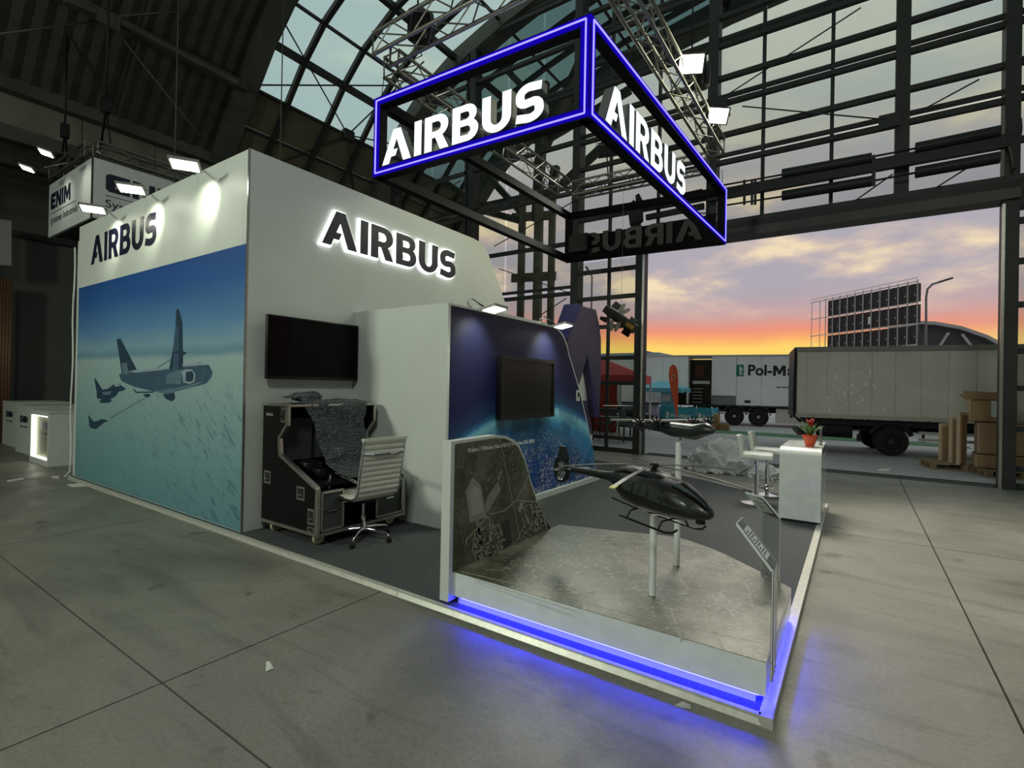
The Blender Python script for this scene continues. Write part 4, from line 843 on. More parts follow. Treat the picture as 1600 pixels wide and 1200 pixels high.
# ---- office chair, local frame: sitter looks along -x
def office_chair(loc, rz):
    t = thing('office_chair', 'white ribbed leather office chair with chrome frame and five-star base', 'office chair', loc, rz=rz)
    lea = mat('white_leather', (212, 212, 200), .38, coat=.15, noise=(14, .05))
    for k in range(5):
        a = 2*math.pi*k/5+.35; d = Vector((math.cos(a), math.sin(a), 0))
        MB().tube([d*.03+Vector((0, 0, .11)), d*.14+Vector((0, 0, .105)), d*.27+Vector((0, 0, .085)), d*.30+Vector((0, 0, .065))], [.02, .017, .013, .011], 10).build('base_arm', chrome, t)
        w_ = MB().lathe([(.001, -.022), (.024, -.02), (.027, 0), (.024, .02), (.001, .022)], (0, 0, 0), 14, 'y').xf(Matrix.Translation(d*.305+Vector((0, 0, .027))) @ Matrix.Rotation(a+1, 4, 'Z')).build('caster', rubber, t)
    MB().lathe([(.034, .09), (.034, .14), (.024, .16), (.024, .24), (.014, .245), (.014, .40)], (0, 0, 0), 20).build('gas_column', chrome, t)
    MB().bbox(-.12, .12, -.09, .09, .38, .43, .015).build('tilt_mechanism', black, t); MB().tube([(0, -.09, .4), (-.02, -.24, .4)], .007, 8).build('tilt_lever', chrome, t)
    side = [(-.25, .455), (-.22, .468), (-.10, .450), (.06, .437), (.16, .442), (.225, .475), (.255, .54), (.275, .66), (.305, .82), (.335, .97), (.345, 1.02)]
    for w_ in (-.235, .235): MB().tube([(x, w_, z) for x, z in side], .013, 10).build('side_frame', chrome, t)
    ins = [(x, z) for x, z in side]
    # dense path for the ribs
    pts = []; 
    for (x0, z0), (x1, z1) in zip(ins[:-1], ins[1:]):
        L = math.hypot(x1-x0, z1-z0); k = max(1, int(L/.0045)); pts += [(x0+(x1-x0)*i/k, z0+(z1-z0)*i/k) for i in range(k)]
    pts.append(ins[-1]); b = MB(); acc = 0; rows = []
    for i, (x, z) in enumerate(pts):
        x1, z1 = pts[min(i+1, len(pts)-1)]; x0, z0 = pts[max(i-1, 0)]; dx, dz = x1-x0, z1-z0; L = math.hypot(dx, dz) or 1; nx, nz = -dz/L, dx/L
        acc = i*.0045/.052; th = .006+.010*abs(math.sin(math.pi*acc))**.6; rows.append((x+nx*th, z+nz*th, x-nx*th, z-nz*th))
    for r in rows: b.v += [Vector((r[0], -.222, r[1])), Vector((r[0], .222, r[1])), Vector((r[2], .222, r[3])), Vector((r[2], -.222, r[3]))]
    for i in range(len(rows)-1):
        for k in range(4): b.f.append([i*4+k, i*4+(k+1) % 4, (i+1)*4+(k+1) % 4, (i+1)*4+k]); b.sm.append(True); b.mi.append(0)
    for e in (0, (len(rows)-1)*4): b.f.append([e, e+1, e+2, e+3]); b.sm.append(False); b.mi.append(0)
    b.build('ribbed_sling', lea, t)
    MB().bar((.347, -.25, 1.03), (.347, .25, 1.03), .035, .03).build('head_roll', lea, t)
    MB().tube([(.33, -.235, .90), (.352, -.1, .885), (.352, .1, .885), (.33, .235, .90)], .011, 8).build('back_crossbar', chrome, t)
    MB().tube([(0.05, -.235, .43), (.05, .235, .43)], .012, 8).build('seat_crossbar', chrome, t)
    for w_ in (-1, 1):
        MB().tube([(-.12, w_*.245, .46), (-.16, w_*.285, .52), (-.14, w_*.29, .66), (-.05, w_*.29, .685), (.18, w_*.29, .665), (.265, w_*.25, .63)], .012, 8).build('armrest', chrome, t)
    return t
cb_ = P(564, 842, 'z', .05); print('chair', cb_)
office_chair((cb_.x, cb_.y+.02, PZ), math.radians(-6))

# ---- bar stools
def stool():
    t = thing('bar_stool', 'white upholstered bar stool with low curved back nearest the counter', 'bar stool', (0, 0, 0), 'white bar stools behind the counter')
    lea = mat('stool_leather', (208, 212, 206), .35, coat=.2, noise=(10, .04))
    MB().lathe([(.20, 0), (.20, .008), (.12, .022), (.035, .035), (.03, .05)], (0, 0, 0), 32).build('base_disc', chrome, t)
    MB().lathe([(.03, .035), (.03, .42), (.02, .425), (.02, .62)], (0, 0, 0), 20).build('column', chrome, t)
    MB().tube([(.03*math.cos(a), .03*math.sin(a), .25) if 0 else (.12+.10*math.cos(a), .13*math.sin(a), .24) for a in [math.radians(x) for x in range(-150, 151, 20)]], .009, 8).build('footrest', chrome, t)
    MB().bbox(-.20, .20, -.20, .20, .62, .70, .035).build('seat', lea, t)
    b = MB()
    for i in range(9):
        y = -.2+.05*i; x = -.20-.03*math.cos((i-4)/4*1.4)
        for z, o_ in ((.64, 0), (.78, -.02), (.90, -.04), (.93, -.045)): b.v += [Vector((x+o_, y, z))]
        for z, o_ in ((.93, .0), (.90, .01), (.78, .03), (.64, .05)): b.v += [Vector((x+o_, y, z))]
    for i in range(8):
        for k in range(8): b.f.append([i*8+k, i*8+(k+1) % 8, (i+1)*8+(k+1) % 8, (i+1)*8+k]); b.sm.append(True); b.mi.append(0)
    for e in (0, 64): b.f.append([e+k for k in range(8)]); b.sm.append(False); b.mi.append(0)
    b.build('backrest', lea, t)
    for k in range(4): MB().box(-.165, -.16, -.16+.08*k, -.155+.08*k, .72, .88).build('stitch_seam', mat('seam', (150, 154, 150), .6), t)
    return t
s1_ = stool(); s2_ = dup(s1_); s1_.location = (-1.13, 7.75, PZ); s1_.rotation_euler.z = math.radians(6); s2_.location = (-1.10, 8.5, PZ); s2_.rotation_euler.z = math.radians(3)
s2_['label'] = 'white upholstered bar stool farther back, mostly hidden behind the nearer stool'
s1_['label'] = 'nearer white upholstered bar stool with low back beside the white counter'
# ---- counter
ct = thing('counter', 'glossy white rounded-top reception counter at the platform edge', 'counter', (-.55, 6.9, PZ))
x0, x1, y0, y1, zt = -.765, -.33, 6.93, 8.05, .93
pr_ = [(y0, PZ+.03), (y0, zt-.12)]+[(y0+.12-.12*math.cos(math.radians(a)), zt-.12+.12*math.sin(math.radians(a))) for a in range(10, 91, 10)]+[(y1, zt), (y1, PZ+.03)]
MB().poly([(x0, y, z) for y, z in pr_], (x1-x0, 0, 0)).build('body', whitegloss, ct)
MB().box(x0+.03, x1-.03, y0+.03, y1-.05, PZ, PZ+.03).build('plinth', steel2, ct)
MB().box(x1, x1+.004, y0+.10, y0+.104, PZ+.03, zt-.03).build('seam', mat('seam', (150, 154, 150)), ct)
MB().box(x1-.012, x1+.002, y0+.3, y0+.9, zt-.07, zt-.03).build('shadow_gap', black, ct)
cp = P(1266, 697, 'z', zt); print('pot', cp)
cp = Vector((-.47, 7.25, zt))
pl = thing('potted_plant', 'bromeliad with red flower in an orange-red pot on the white counter', 'potted plant', cp)
MB().lathe([(.045, 0), (.052, .02), (.082, .12), (.088, .12), (.088, .14), (.078, .14), (.07, .12), (.001, .115)], cp, 24).build('pot', mat('terracotta_red', (206, 78, 38), .4), pl)
lf = mat('leaf_green', (78, 116, 52), .45, noise=(20, .3))
for k in range(22):
    a = k*2.4; L = .17+.05*((k*7) % 5)/4; lean = .35+.55*((k*3) % 7)/6; d = Vector((math.cos(a), math.sin(a), 0)); sdv = Vector((-d.y, d.x, 0)); b = MB(); prev = []
    for i in range(7):
        t_ = i/6; c = cp+Vector((0, 0, .12))+d*(lean*L*t_*1.1)+Vector((0, 0, L*t_*(1.15-.5*lean*t_))); w = .014*math.sin(math.pi*(.15+.85*t_))+.001; b.v += [c-sdv*w, c-Vector((0, 0, .004)), c+sdv*w]
    for i in range(6):
        for j in range(2): b.f.append([i*3+j, i*3+j+1, (i+1)*3+j+1, (i+1)*3+j]); b.sm.append(True); b.mi.append(0)
    b.build('leaf', lf, pl)
rf = mat('red_bract', (196, 62, 60), .5)
MB().tube([cp+Vector((0, 0, .12)), cp+Vector((0, 0, .27))], .008, 8).build('stem', lf, pl)
for k in range(14):
    a = k*2.4; z_ = .24+.005*k; d = Vector((math.cos(a), math.sin(a), 0)); sdv = Vector((-d.y, d.x, 0)); c = cp+Vector((0, 0, z_)); MB().poly([c-sdv*.01, c+d*.03-sdv*.013+Vector((0, 0, .02)), c+d*.05+Vector((0, 0, .05)), c+d*.03+sdv*.013+Vector((0, 0, .02)), c+sdv*.01], (0, 0, .003)).build('petal', rf, pl)
kk = thing('card_holder', 'small grey upright card holder beside the plant on the counter', 'card holder', (-.37, 7.55, zt)); MB().bbox(-.385, -.355, 7.5, 7.56, zt, zt+.22, .006).build('holder', mat('holder_grey', (130, 134, 134), .3, .4), kk); MB().box(-.39, -.35, 7.48, 7.58, zt, zt+.008).build('foot', alu, kk)

# ---- heaps of packing film behind the platform
filmm = None
m, n, b, v = node_mat('packing_film', .22, .7); b.inputs['Base Color'].default_value = lin((242, 243, 245)); b.inputs['Alpha'].default_value = .88; bumpit(n, b, noise_(n, v, 16, 7, .75, dist=1), .9, .04); filmm = m
def heap(c, rx, ry, rz, seed, lab):
    bm = bmesh.new(); bmesh.ops.create_icosphere(bm, subdivisions=5, radius=1); c = Vector(c)
    for vv in bm.verts:
        p = vv.co.copy(); q = p*1.7+Vector((seed, 0, 0)); d = 1+.45*mn.noise(q)+.30*(1-abs(mn.noise(q*2.3))*2.5)*.6+.16*(abs(mn.noise(q*6)))+.06*mn.noise(q*14)
        w = Vector((p.x*rx*d, p.y*ry*d, max(0, p.z)*rz*d*(1.0-.25*abs(p.x)))); vv.co = w
    b_ = MB(); bm.verts.index_update(); b_.add([v_.co+c for v_ in bm.verts], [[v_.index for v_ in f.verts] for f in bm.faces], True); bm.free()
    o = b_.build('film_heap', filmm); tag(o, lab, 'plastic heap'); return o
a_ = P(1125, 742, 'z', 0); heap((a_.x-.15, 10.7, .0), .62, .40, .52, 3, 'big heap of crumpled white packing film behind the platform')
heap((-1.35, 10.6, .0), .40, .3, .2, 9, 'low small pile of crumpled packing film behind the bar stool')
# ---- giant letter A sculpture and small satellite model
la = thing('letter_sculpture', 'tall navy letter A sculpture standing behind the earth wall', 'sculpture', (-4.4, 9.2, PZ))
LX = -4.35
def lq(x, y): return P(x, y, 'x', LX)
nv1 = mat('sculpture_navy_lit', (60, 56, 84), .5); nv2 = mat('sculpture_blue', (24, 20, 92), .5)  # front navy has purple light painted in, turned-away faces stay dark blue
outl = [(909, 478), (931, 484), (936, 505), (939, 530), (939, 590), (936, 651), (927, 652), (918, 556), (905, 600), (899, 628), (912, 628), (913, 634), (895, 640), (880, 640), (885, 560), (888, 528)]
MB().poly([lq(*p) for p in outl], (-.35, 0, 0)).build('letter_body', nv1, la)
MB().poly([lq(*p)+Vector((.004, 0, 0)) for p in ((918, 556), (936, 651), (927, 652))], (.006, 0, 0)).build('inner_face', nv2, la)
MB().poly([lq(*p)+Vector((.004, 0, 0)) for p in ((909, 478), (903, 474), (884, 530), (889, 528))], (-.3, 0, 0)).build('side_face', nv2, la)
MB().poly([lq(x, y)-Vector((.06, 0, 0)) for x, y in ((896, 626), (922, 626), (931, 680), (896, 680))], (-.2, 0, 0)).build('foot_panel', nv1, la)
yy0, yy1 = lq(890, 720).y, lq(929, 720).y
MB().box(LX-.4, LX-.06, yy0, yy1, PZ, lq(925, 680).z).build('plinth', white, la); MB().poly([lq(x, y)-Vector((.1, 0, 0)) for x, y in ((917, 575), (926, 628), (900, 628))], (-.02, 0, 0)).build('white_infill', white, la)
sy = 10.3
sl = thing('satellite_model', 'small dark satellite model with solar panels hanging beside the letter sculpture', 'satellite model', P(970, 498, 'y', sy))
def sq(x, y, d=0): return P(880+x/5, 460+y/5, 'y', sy)+Vector((0, d, 0))
def spx(x, y, d=0): return P(680+x/5, 460+y/5, 'y', sy)+Vector((0, d, 0))
def slab(pts, m_, nm, d=0, th=.03): MB().poly([spx(x, y, d) for x, y in pts], (0, th, 0)).build(nm, m_, sl)
sat = mat('satellite_dark', (48, 42, 38), .4, .3); gold = mat('gold_foil', (150, 112, 50), .3, .8); pale = mat('dish_pale', (196, 190, 180), .5)
slab([(1440, 150), (1570, 240), (1520, 300), (1395, 205)], sat, 'body', 0, .2); slab([(1335, 85), (1440, 150), (1400, 215), (1303, 130)], sat, 'equipment_bay', 0, .2)
slab([(1410, 52), (1455, 85), (1420, 125), (1372, 95)], black, 'solar_panel'); slab([(1290, 170), (1345, 180), (1330, 222), (1284, 195)], black, 'solar_panel'); slab([(1480, 255), (1530, 290), (1505, 335), (1450, 300)], black, 'solar_panel'); slab([(1530, 170), (1580, 205), (1560, 235), (1515, 205)], black, 'solar_panel')
for c, a in (((1465, 110), 55), ((1490, 135), 25), ((1385, 245), 85), ((1430, 255), 60)):
    pts = [(c[0]+45*math.cos(t)*math.cos(math.radians(a))-16*math.sin(t)*math.sin(math.radians(a)), c[1]-45*math.cos(t)*math.sin(math.radians(a))-16*math.sin(t)*math.cos(math.radians(a))) for t in [k*math.pi/8 for k in range(16)]]
    slab(pts, pale, 'dish', -.05, .01)
slab([(1500, 215), (1560, 250), (1545, 280), (1490, 245)], gold, 'foil_box', -.04, .05)
MB().tube([spx(1440, 160, .1), spx(1440, 160, .1)+Vector((0, 0, 2.75))], .003, 5).build('hanging_wire', alu, sl)

# ================================================================== HANGING SIGN
cn = {'N': (-2.476, 4.983), 'W': (-5.633, 4.848), 'S': (-5.571, 10.421), 'E': (-2.266, 10.635)}
ZB, ZT = 4.5, 5.63
hs_ = thing('hanging_sign', 'big suspended box frame with blue neon edges and glowing white letters on two faces', 'hanging sign', (-4, 7.7, 4.5))
blk = mat('frame_black', (9, 9, 11), .7, spec=.15); bch = emis('blue_glow', (24, 4, 190), .75); neo = emis('neon_line', (96, 88, 255), 4.5)  # neon glow on the black beams is put in as emissive blue faces
def V3(k, z): return Vector((cn[k][0], cn[k][1], z))
w_ = .13
for a, c in (('N', 'W'), ('W', 'S'), ('S', 'E'), ('E', 'N')):
    for z in (ZB+w_/2, ZT-w_/2): MB().bar(V3(a, z), V3(c, z), w_, w_).build('frame_beam', blk, hs_)
for k in cn: MB().bar(V3(k, ZB), V3(k, ZT), w_, w_, (0, 1, 0)).build('frame_post', blk, hs_)
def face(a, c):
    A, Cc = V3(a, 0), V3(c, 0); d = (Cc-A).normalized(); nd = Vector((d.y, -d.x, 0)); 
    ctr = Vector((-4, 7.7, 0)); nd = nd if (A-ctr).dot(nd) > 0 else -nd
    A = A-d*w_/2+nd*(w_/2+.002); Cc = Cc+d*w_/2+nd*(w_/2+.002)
    for z0, z1 in ((ZB, ZB+w_), (ZT-w_, ZT)): MB().poly([A+Vector((0, 0, z0+.012)), Cc+Vector((0, 0, z0+.012)), Cc+Vector((0, 0, z1-.012)), A+Vector((0, 0, z1-.012))], nd*.004).build('neon_glow_face', bch, hs_)
    for q in (A, Cc-d*w_): MB().poly([q+d*.012+Vector((0, 0, ZB+w_)), q+d*(w_-.012)+Vector((0, 0, ZB+w_)), q+d*(w_-.012)+Vector((0, 0, ZT-w_)), q+d*.012+Vector((0, 0, ZT-w_))], nd*.004).build('neon_glow_face', bch, hs_)
    o_ = nd*.012; e = w_*.42
    for p, q in (((A+d*e, ZB+e), (Cc-d*e, ZB+e)), ((A+d*e, ZT-e), (Cc-d*e, ZT-e)), ((A+d*e, ZB+e), (A+d*e, ZT-e)), ((Cc-d*e, ZB+e), (Cc-d*e, ZT-e))):
        MB().tube([p[0]+o_+Vector((0, 0, p[1])), q[0]+o_+Vector((0, 0, q[1]))], .010, 8).build('neon_tube', neo, hs_)
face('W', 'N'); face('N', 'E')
lgr = mat('letter_side', (104, 106, 104), .45)
d = (V3('N', 0)-V3('W', 0)).normalized(); letters('AIRBUS', V3('W', ZB+.135)+d*.12, d, (0, 0, 1), 2.55, .46, .13, lgr, hs_, facemat=sideglow, off=-.06)
d = (V3('E', 0)-V3('N', 0)).normalized(); letters('AIRBUS', V3('N', ZB+.135)+d*.32, d, (0, 0, 1), 2.85, .5, .13, lgr, hs_, facemat=sideglow, off=-.06)
d = (V3('S', 0)-V3('E', 0)).normalized(); letters('AIRBUS', V3('E', ZB+.135)+d*.35, d, (0, 0, 1), 2.55, .46, .13, mat('letter_back', (40, 42, 42), .4), hs_, facemat=sideglow, off=-.06)
d3 = (V3('E', 0)-V3('S', 0)).normalized()
MB().poly([V3('S', ZB+.14)+d3*.1-Vector((0, .02, 0)), V3('S', ZB+.14)+d3*3.2-Vector((0, .02, 0)), V3('S', ZB+.62)+d3*3.2-Vector((0, .02, 0)), V3('S', ZB+.55)+d3*.1-Vector((0, .02, 0))], (0, .012, 0)).build('letter_back_tray', blk, hs_)
MB().box(-5.45, -5.0, 10.2, 10.32, ZB+.16, ZB+.55).build('power_box', steel2, hs_)
for k in cn:
    for o_ in (.0,): MB().tube([V3(k, ZT), Vector((cn[k][0]*.98-.05, cn[k][1], 6.0))], .006, 5).build('sling', steel2, hs_)
# trusses above
def truss(a, c, lab, w=.29, nb=None):
    a = Vector(a); c = Vector(c); t = thing('roof_truss', lab, 'truss', a, 'aluminium trusses above the sign'); d = (c-a).normalized(); s_ = d.cross(Vector((0, 0, 1))).normalized()*w/2; u = Vector((0, 0, w/2))
    L = (c-a).length; cs = [(-s_-u), (s_-u), (s_+u), (-s_+u)]
    for o_ in cs: MB().tube([a+o_, c+o_], .025, 10).build('chord', alub, t)
    n_ = nb or max(2, round(L/.36)); 
    for i in range(n_):
        p, q = a+d*(L*i/n_), a+d*(L*(i+1)/n_); mid = (p+q)/2
        for k in range(4):
            o0, o1 = cs[k], cs[(k+1) % 4]
            if i % 2: o0, o1 = o1, o0
            MB().tube([p+o0, q+o1], .010, 5, False).build('brace', alub, t)
    for e in (a, c, ):
        for k in range(4): MB().tube([e+cs[k], e+cs[(k+1) % 4]], .012, 5, False).build('brace', alub, t)
    return t
TZ_ = 6.12
truss((-5.38, 4.62, TZ_), (1.2, 4.55, TZ_), 'aluminium truss over the near face of the hanging sign'); truss((-5.5, 4.9, TZ_), (-5.55, 10.1, TZ_), 'aluminium truss running away over the left side of the hanging sign')
truss((-2.35, 4.2, TZ_+.25), (-2.35, 10.45, TZ_+.25), 'aluminium truss with floodlights over the right side of the hanging sign'); truss((-5.35, 10.25, TZ_-.05), (-2.5, 10.35, TZ_-.05), 'aluminium truss across behind the hanging sign')
for x, y, zz_ in ((-5.3, 5.2, 6.3), (-2.4, 8.8, 6.55)):
    t = thing('chain_hoist', 'dark chain hoist holding the truss '+('above the left sign corner' if x < -4 else 'above the right sign side'), 'chain hoist', (x, y, zz_), 'chain hoists over the trusses')
    MB().bbox(x-.12, x+.12, y-.1, y+.1, zz_+.25, zz_+.7, .03).build('motor', black, t); MB().tube([(x, y, zz_+.7), (x, y, 12.6)], .014, 6).build('chain', steel2, t); MB().tube([(x, y, zz_+.25), (x-.1, y, zz_), (x+.1, y, zz_), (x, y, zz_+.25)], .01, 6).build('sling', black, t)
    MB().lathe([(.11, -.2), (.13, 0), (.10, .2)], (x+.18, y, zz_+.35), 14).build('chain_bag', black, t)
def flood(px, py, X, tgt, lab, on=True, ax='x'):
    q = P(px, py, ax, X); t = thing('floodlight', lab, 'floodlight', q, 'floodlights on the trusses'); tgt = Vector(tgt); dn = (tgt-q).normalized(); a = dn.cross(Vector((0, 0, 1))).normalized()*.2; bb = a.cross(dn).normalized()*.14
    MB().poly([q-a-bb, q+a-bb, q+a+bb, q-a+bb], -dn*.07).build('housing', mat('flood_grey', (60, 60, 60), .5), t)
    for k in range(6): MB().poly([q-a*.8+a*.32*k-bb*.8-dn*.07, q-a*.76+a*.32*k-bb*.8-dn*.07, q-a*.76+a*.32*k+bb*.8-dn*.07, q-a*.8+a*.32*k+bb*.8-dn*.07], -dn*.03).build('cooling_fin', steel, t)
    a2, b2 = a*.85, bb*.85; MB().poly([q-a2-b2+dn*.001, q+a2-b2+dn*.001, q+a2+b2+dn*.001, q-a2+b2+dn*.001], dn*.004).build('lens', emis('flood_glow', (255, 255, 228), 9) if on and 'flood_glow' not in MT else (MT['flood_glow'] if on else steel), t)
    MB().tube([q-a*1.1, q-a*1.1+Vector((-.02, 0, .2)), q+a*1.1+Vector((-.02, 0, .2)), q+a*1.1], .01, 6).build('yoke', steel, t)
    if not on: MB().tube([q+Vector((-.02, 0, .2)), Vector((q.x, 10.25, 5.95))], .015, 6).build('drop_bar', steel, t)
    return t
flood(1080, 100, -2.1, (-.2, 4.0, 3.6), 'lit floodlight on the right truss, the upper one'); flood(1122, 181, -2.1, (.3, 6.4, 4.2), 'lit floodlight near the far end of the right truss'); flood(948, 236, 10.1, (-3.6, 6, 2), 'dark unlit floodlight hanging under the rear truss', False, 'y')
# ================================================================== NEIGHBOUR STAND
hb = thing('hanging_banner', 'suspended grey-white corner banner lettered ENIM above the far end of the mural wall', 'banner', (-11.5, 3.27, 4.52))
bn = mat('banner_cloth', (206, 208, 212), .6)
MB().box(-14.0, -11.54, 3.27, 3.31, 4.52, 5.61).build('front_panel', bn, hb); MB().box(-11.54, -11.5, 3.27, 7.0, 4.52, 5.61).build('side_panel', bn, hb)
MB().box(-13.9, -11.6, 3.35, 6.9, 4.53, 4.56).build('underside', steel2, hb)
MB().box(-11.53, -11.495, 3.262, 3.28, 4.52, 5.61).build('corner_seam', steel, hb)
for x, y in ((-11.6, 3.35), (-13.8, 3.32), (-11.53, 6.8)): MB().tube([(x, y, 5.6), (min(x, -11.9) if y > 5 else x, 3.42 if y < 5 else y, 5.86)], .008, 5).build('suspension_cord', steel2, hb)
letters('ENIM', (-13.86, 3.27, 5.06), (1, 0, 0), (0, 0, 1), 1.2, .33, .004, navy, hb, off=.001); letters('ENIM', (-11.5, 3.47, 5.06), (0, 1, 0), (0, 0, 1), 1.45, .33, .004, navy, hb, off=.001)
MB().box(-13.86, -12.35, 3.264, 3.27, 4.975, 4.985).build('rule_line', navy, hb); MB().box(-11.5, -11.494, 3.47, 5.2, 4.975, 4.985).build('rule_line', navy, hb)
text_print('Systèmes Industriels', (-13.86, 3.268, 4.72), (1, 0, 0), (0, 0, 1), 1.62, .19, navy, hb); text_print('Systèmes Industriels', (-11.498, 3.47, 4.72), (0, 1, 0), (0, 0, 1), 1.9, .19, navy, hb)
truss((-12.0, 3.45, 5.95), (-12.0, 8.0, 5.95), 'thin aluminium truss over the side face of the lettered banner', .24)['group'] = 'aluminium trusses of the neighbour stand'
truss((-12.15, 3.45, 5.95), (-14.3, 3.45, 5.95), 'dark-looking aluminium truss over the front face of the lettered banner', .24)['group'] = 'aluminium trusses of the neighbour stand'
for px, py, tx, lab in ((80, 241, -13.2, 'small lit spotlight above the banner corner, the upper of the two at the far left'), (50, 265, -13.9, 'small lit spotlight above the banner, the lower one at the far left')):
    h = P(px, py, 'y', 2.75); arm_lamp((h.x+.25, 3.33, 5.72), h, (h.x, 3.27, 5.2), lab, 'spotlights of the neighbour stand', 10)
for x, y in ((-12.0, 3.6), (-14.0, 3.5)):
    t = thing('hoist_sling', 'black sling and chain holding the neighbour truss '+('at the banner corner' if x > -13 else 'left of the banner'), 'sling', (x, y, 6.07), 'slings of the neighbour truss'); MB().tube([(x-.25, y, 6.07), (x, y, 6.8), (x+.25, y, 6.07)], .02, 6).build('sling', steel2, t); MB().bbox(x-.07, x+.07, y-.07, y+.07, 6.7, 7.0, .02).build('shackle', steel2, t); MB().tube([(x, y, 7.0), (x, y, arch_z(x)-.12)], .02, 6).build('chain', steel2, t)
for k, (x, z) in enumerate(((-10.5, 11.9), (-9.4, 12.3))):
    w_ = MB().tube([(x, 4.2+k*1.4, 4.2 if k == 0 else 4.1), (x, 4.2+k*1.4, z)], .012, 6).build('hanging_cable', rib_m); tag(w_, 'thin grey cable hanging from the roof '+('behind the middle arm spotlight' if k == 0 else 'behind the tall wall near its corner'), 'cable')
# counters of the neighbour
def counter(x0, x1, y0, y1, h, lab, lit=False):
    t = thing('display_counter', lab, 'counter', (x0, y0, 0), 'white counters of the neighbour stand'); cm = white
    if lit:
        MB().box(x0, x1, y0+.10, y1, 0, h).build('body', cm, t)
        for a in ((x0, x1, 0, .10), (x0, x1, h-.06, h), (x0, x0+.06, .10, h-.06), (x1-.06, x1, .10, h-.06)): MB().box(a[0], a[1], y0, y0+.10, a[2], a[3]).build('frame', cm, t)
        e = emis('counter_led', (255, 255, 236), 3.5); MB().box(x0+.06, x1-.06, y0+.092, y0+.10, .10, h-.06).build('back_panel', mat('counter_dim', (120, 120, 100), .6), t)  # darker panel added, its colour makes the niche between the strips look dim
        for a in ((x0+.06, x1-.06, .10, .125), (x0+.06, x1-.06, h-.085, h-.06), (x0+.06, x0+.12, .125, h-.085)): MB().box(a[0], a[1], y0+.03, y0+.06, a[2], a[3]).build('led_strip', e, t)
        yy = y0+.092
    else:
        MB().box(x0, x1, y0, y1, 0, h).build('body', cm, t); yy = y0
    MB().box(x0-.015, x1+.015, y0-.01, y1+.015, h, h+.025).build('top', cm, t)
    letters('ENIM', (x0+.25*(x1-x0), yy, h*.66), (1, 0, 0), (0, 0, 1), .55, .14, .003, navy, t, off=.001); text_print('Systèmes Industriels', (x0+.25*(x1-x0), yy, h*.54), (1, 0, 0), (0, 0, 1), .55, .06, navy, t)
counter(-13.05, -11.92, 2.85, 3.75, .96, 'white counter with a glowing lit frame front beside the mural wall', True)
counter(-15.0, -13.75, 3.05, 3.95, .98, 'plain white counter behind the glowing one'); counter(-16.9, -15.6, 3.2, 4.1, 1.0, 'plain white counter farthest back at the left edge of the view')
q = [P(x, y, 'x', -16.9) for x, y in ((-30, 338), (18, 345), (18, 415), (-30, 412))]; g_ = MB().poly(q, (-.08, 0, 0)).build('grey_sign_board', mat('board_grey', (150, 152, 150), .6)); tag(g_, 'blank pale grey board on the far left wall', 'sign board')
q0, q1 = P(-30, 430, 'x', -17.2), P(13, 640, 'x', -17.2); cu = thing('brown_curtain', 'brown hanging curtain at the far left edge under the grey board', 'curtain', (-17.2, q1.y, q1.z)); k = 0; yy = q0.y
while yy < q1.y-.01: MB().tube([(-17.2, yy+.03, q1.z-.9), (-17.2, yy+.03, q0.z)], .032, 8).build('pleat', mat('curtain_brown', (120, 88, 66), .5, .3), cu); yy += .055
# ================================================================== LITTER
def scrap(pts, z, m_, nm, lab, cat='paper'):
    o = MB().poly([Vector((p.x, p.y, z+.004*(i % 2))) for i, p in enumerate([P(x, y, 'z', 0) for x, y in pts])], (0, 0, .002)).build(nm, m_); return tag(o, lab, cat)
pw = mat('paper_white', (216, 218, 210), .6)
scrap([(416, 1034), (422, 1036), (428, 1045), (422, 1048), (415, 1050)], .001, pw, 'paper_scrap', 'small torn white paper scrap on the open concrete floor')
scrap([(1054, 1103), (1066, 1098), (1079, 1102), (1079, 1110), (1066, 1106)], .001, filmm, 'film_scrap', 'small clear film scrap beside the platform edge near the blue glow', 'plastic scrap')
scrap([(104, 757), (134, 755), (136, 760), (112, 762)], .001, pw, 'paper_strip', 'longer white strip lying below the far corner of the mural wall'); scrap([(80, 744), (92, 744), (93, 748), (82, 748)], .001, pw, 'paper_scrap', 'small white scrap in front of the glowing counter')
scrap([(10, 751), (36, 747), (38, 749), (12, 754)], .001, pw, 'paper_strip', 'thin white strip at the far left on the floor'); scrap([(1371, 733), (1392, 732), (1388, 736), (1374, 736)], -.004, pw, 'paper_scrap', 'flat white scrap on the asphalt in front of the truck wheel')
# ================================================================== OUTSIDE
wb = mat('trailer_white', (236, 238, 240), .4, noise=(.8, .04)); tgrey = mat('truck_grey', (206, 202, 192), .5, noise=(1.6, .08)); under = mat('underbody', (20, 20, 21), .8)
def wheel(c, r, nd, par, rim=True, wd=.24):
    c = Vector(c); nd = Vector(nd).normalized(); M4 = nd.to_track_quat('Z', 'Y').to_matrix().to_4x4(); M4.translation = c
    w = MB().lathe([(r*.55, -wd/2), (r*.93, -wd/2), (r, -wd/2+.03), (r, wd/2-.03), (r*.93, wd/2), (r*.58, wd/2), (r*.55, wd/2-.04)], (0, 0, 0), 28).xf(M4).build('wheel', rubber, par)
    MB().lathe([(r*.57, wd/2-.05), (r*.50, wd/2-.02), (r*.45, wd/2-.07), (r*.22, wd/2-.06), (r*.18, wd/2), (.001, wd/2)], (0, 0, 0), 20).xf(M4).build('rim', mat('rim_silver', (150, 150, 150), .4, .6) if rim else mat('rim_dark', (46, 42, 40), .7), w)
    for k in range(8):
        a = k*math.pi/4; MB().lathe([(.018, wd/2-.02), (.001, wd/2)], (r*.32*math.cos(a), r*.32*math.sin(a), 0), 6).xf(M4).build('wheel_nut', steel2, w)
    return w
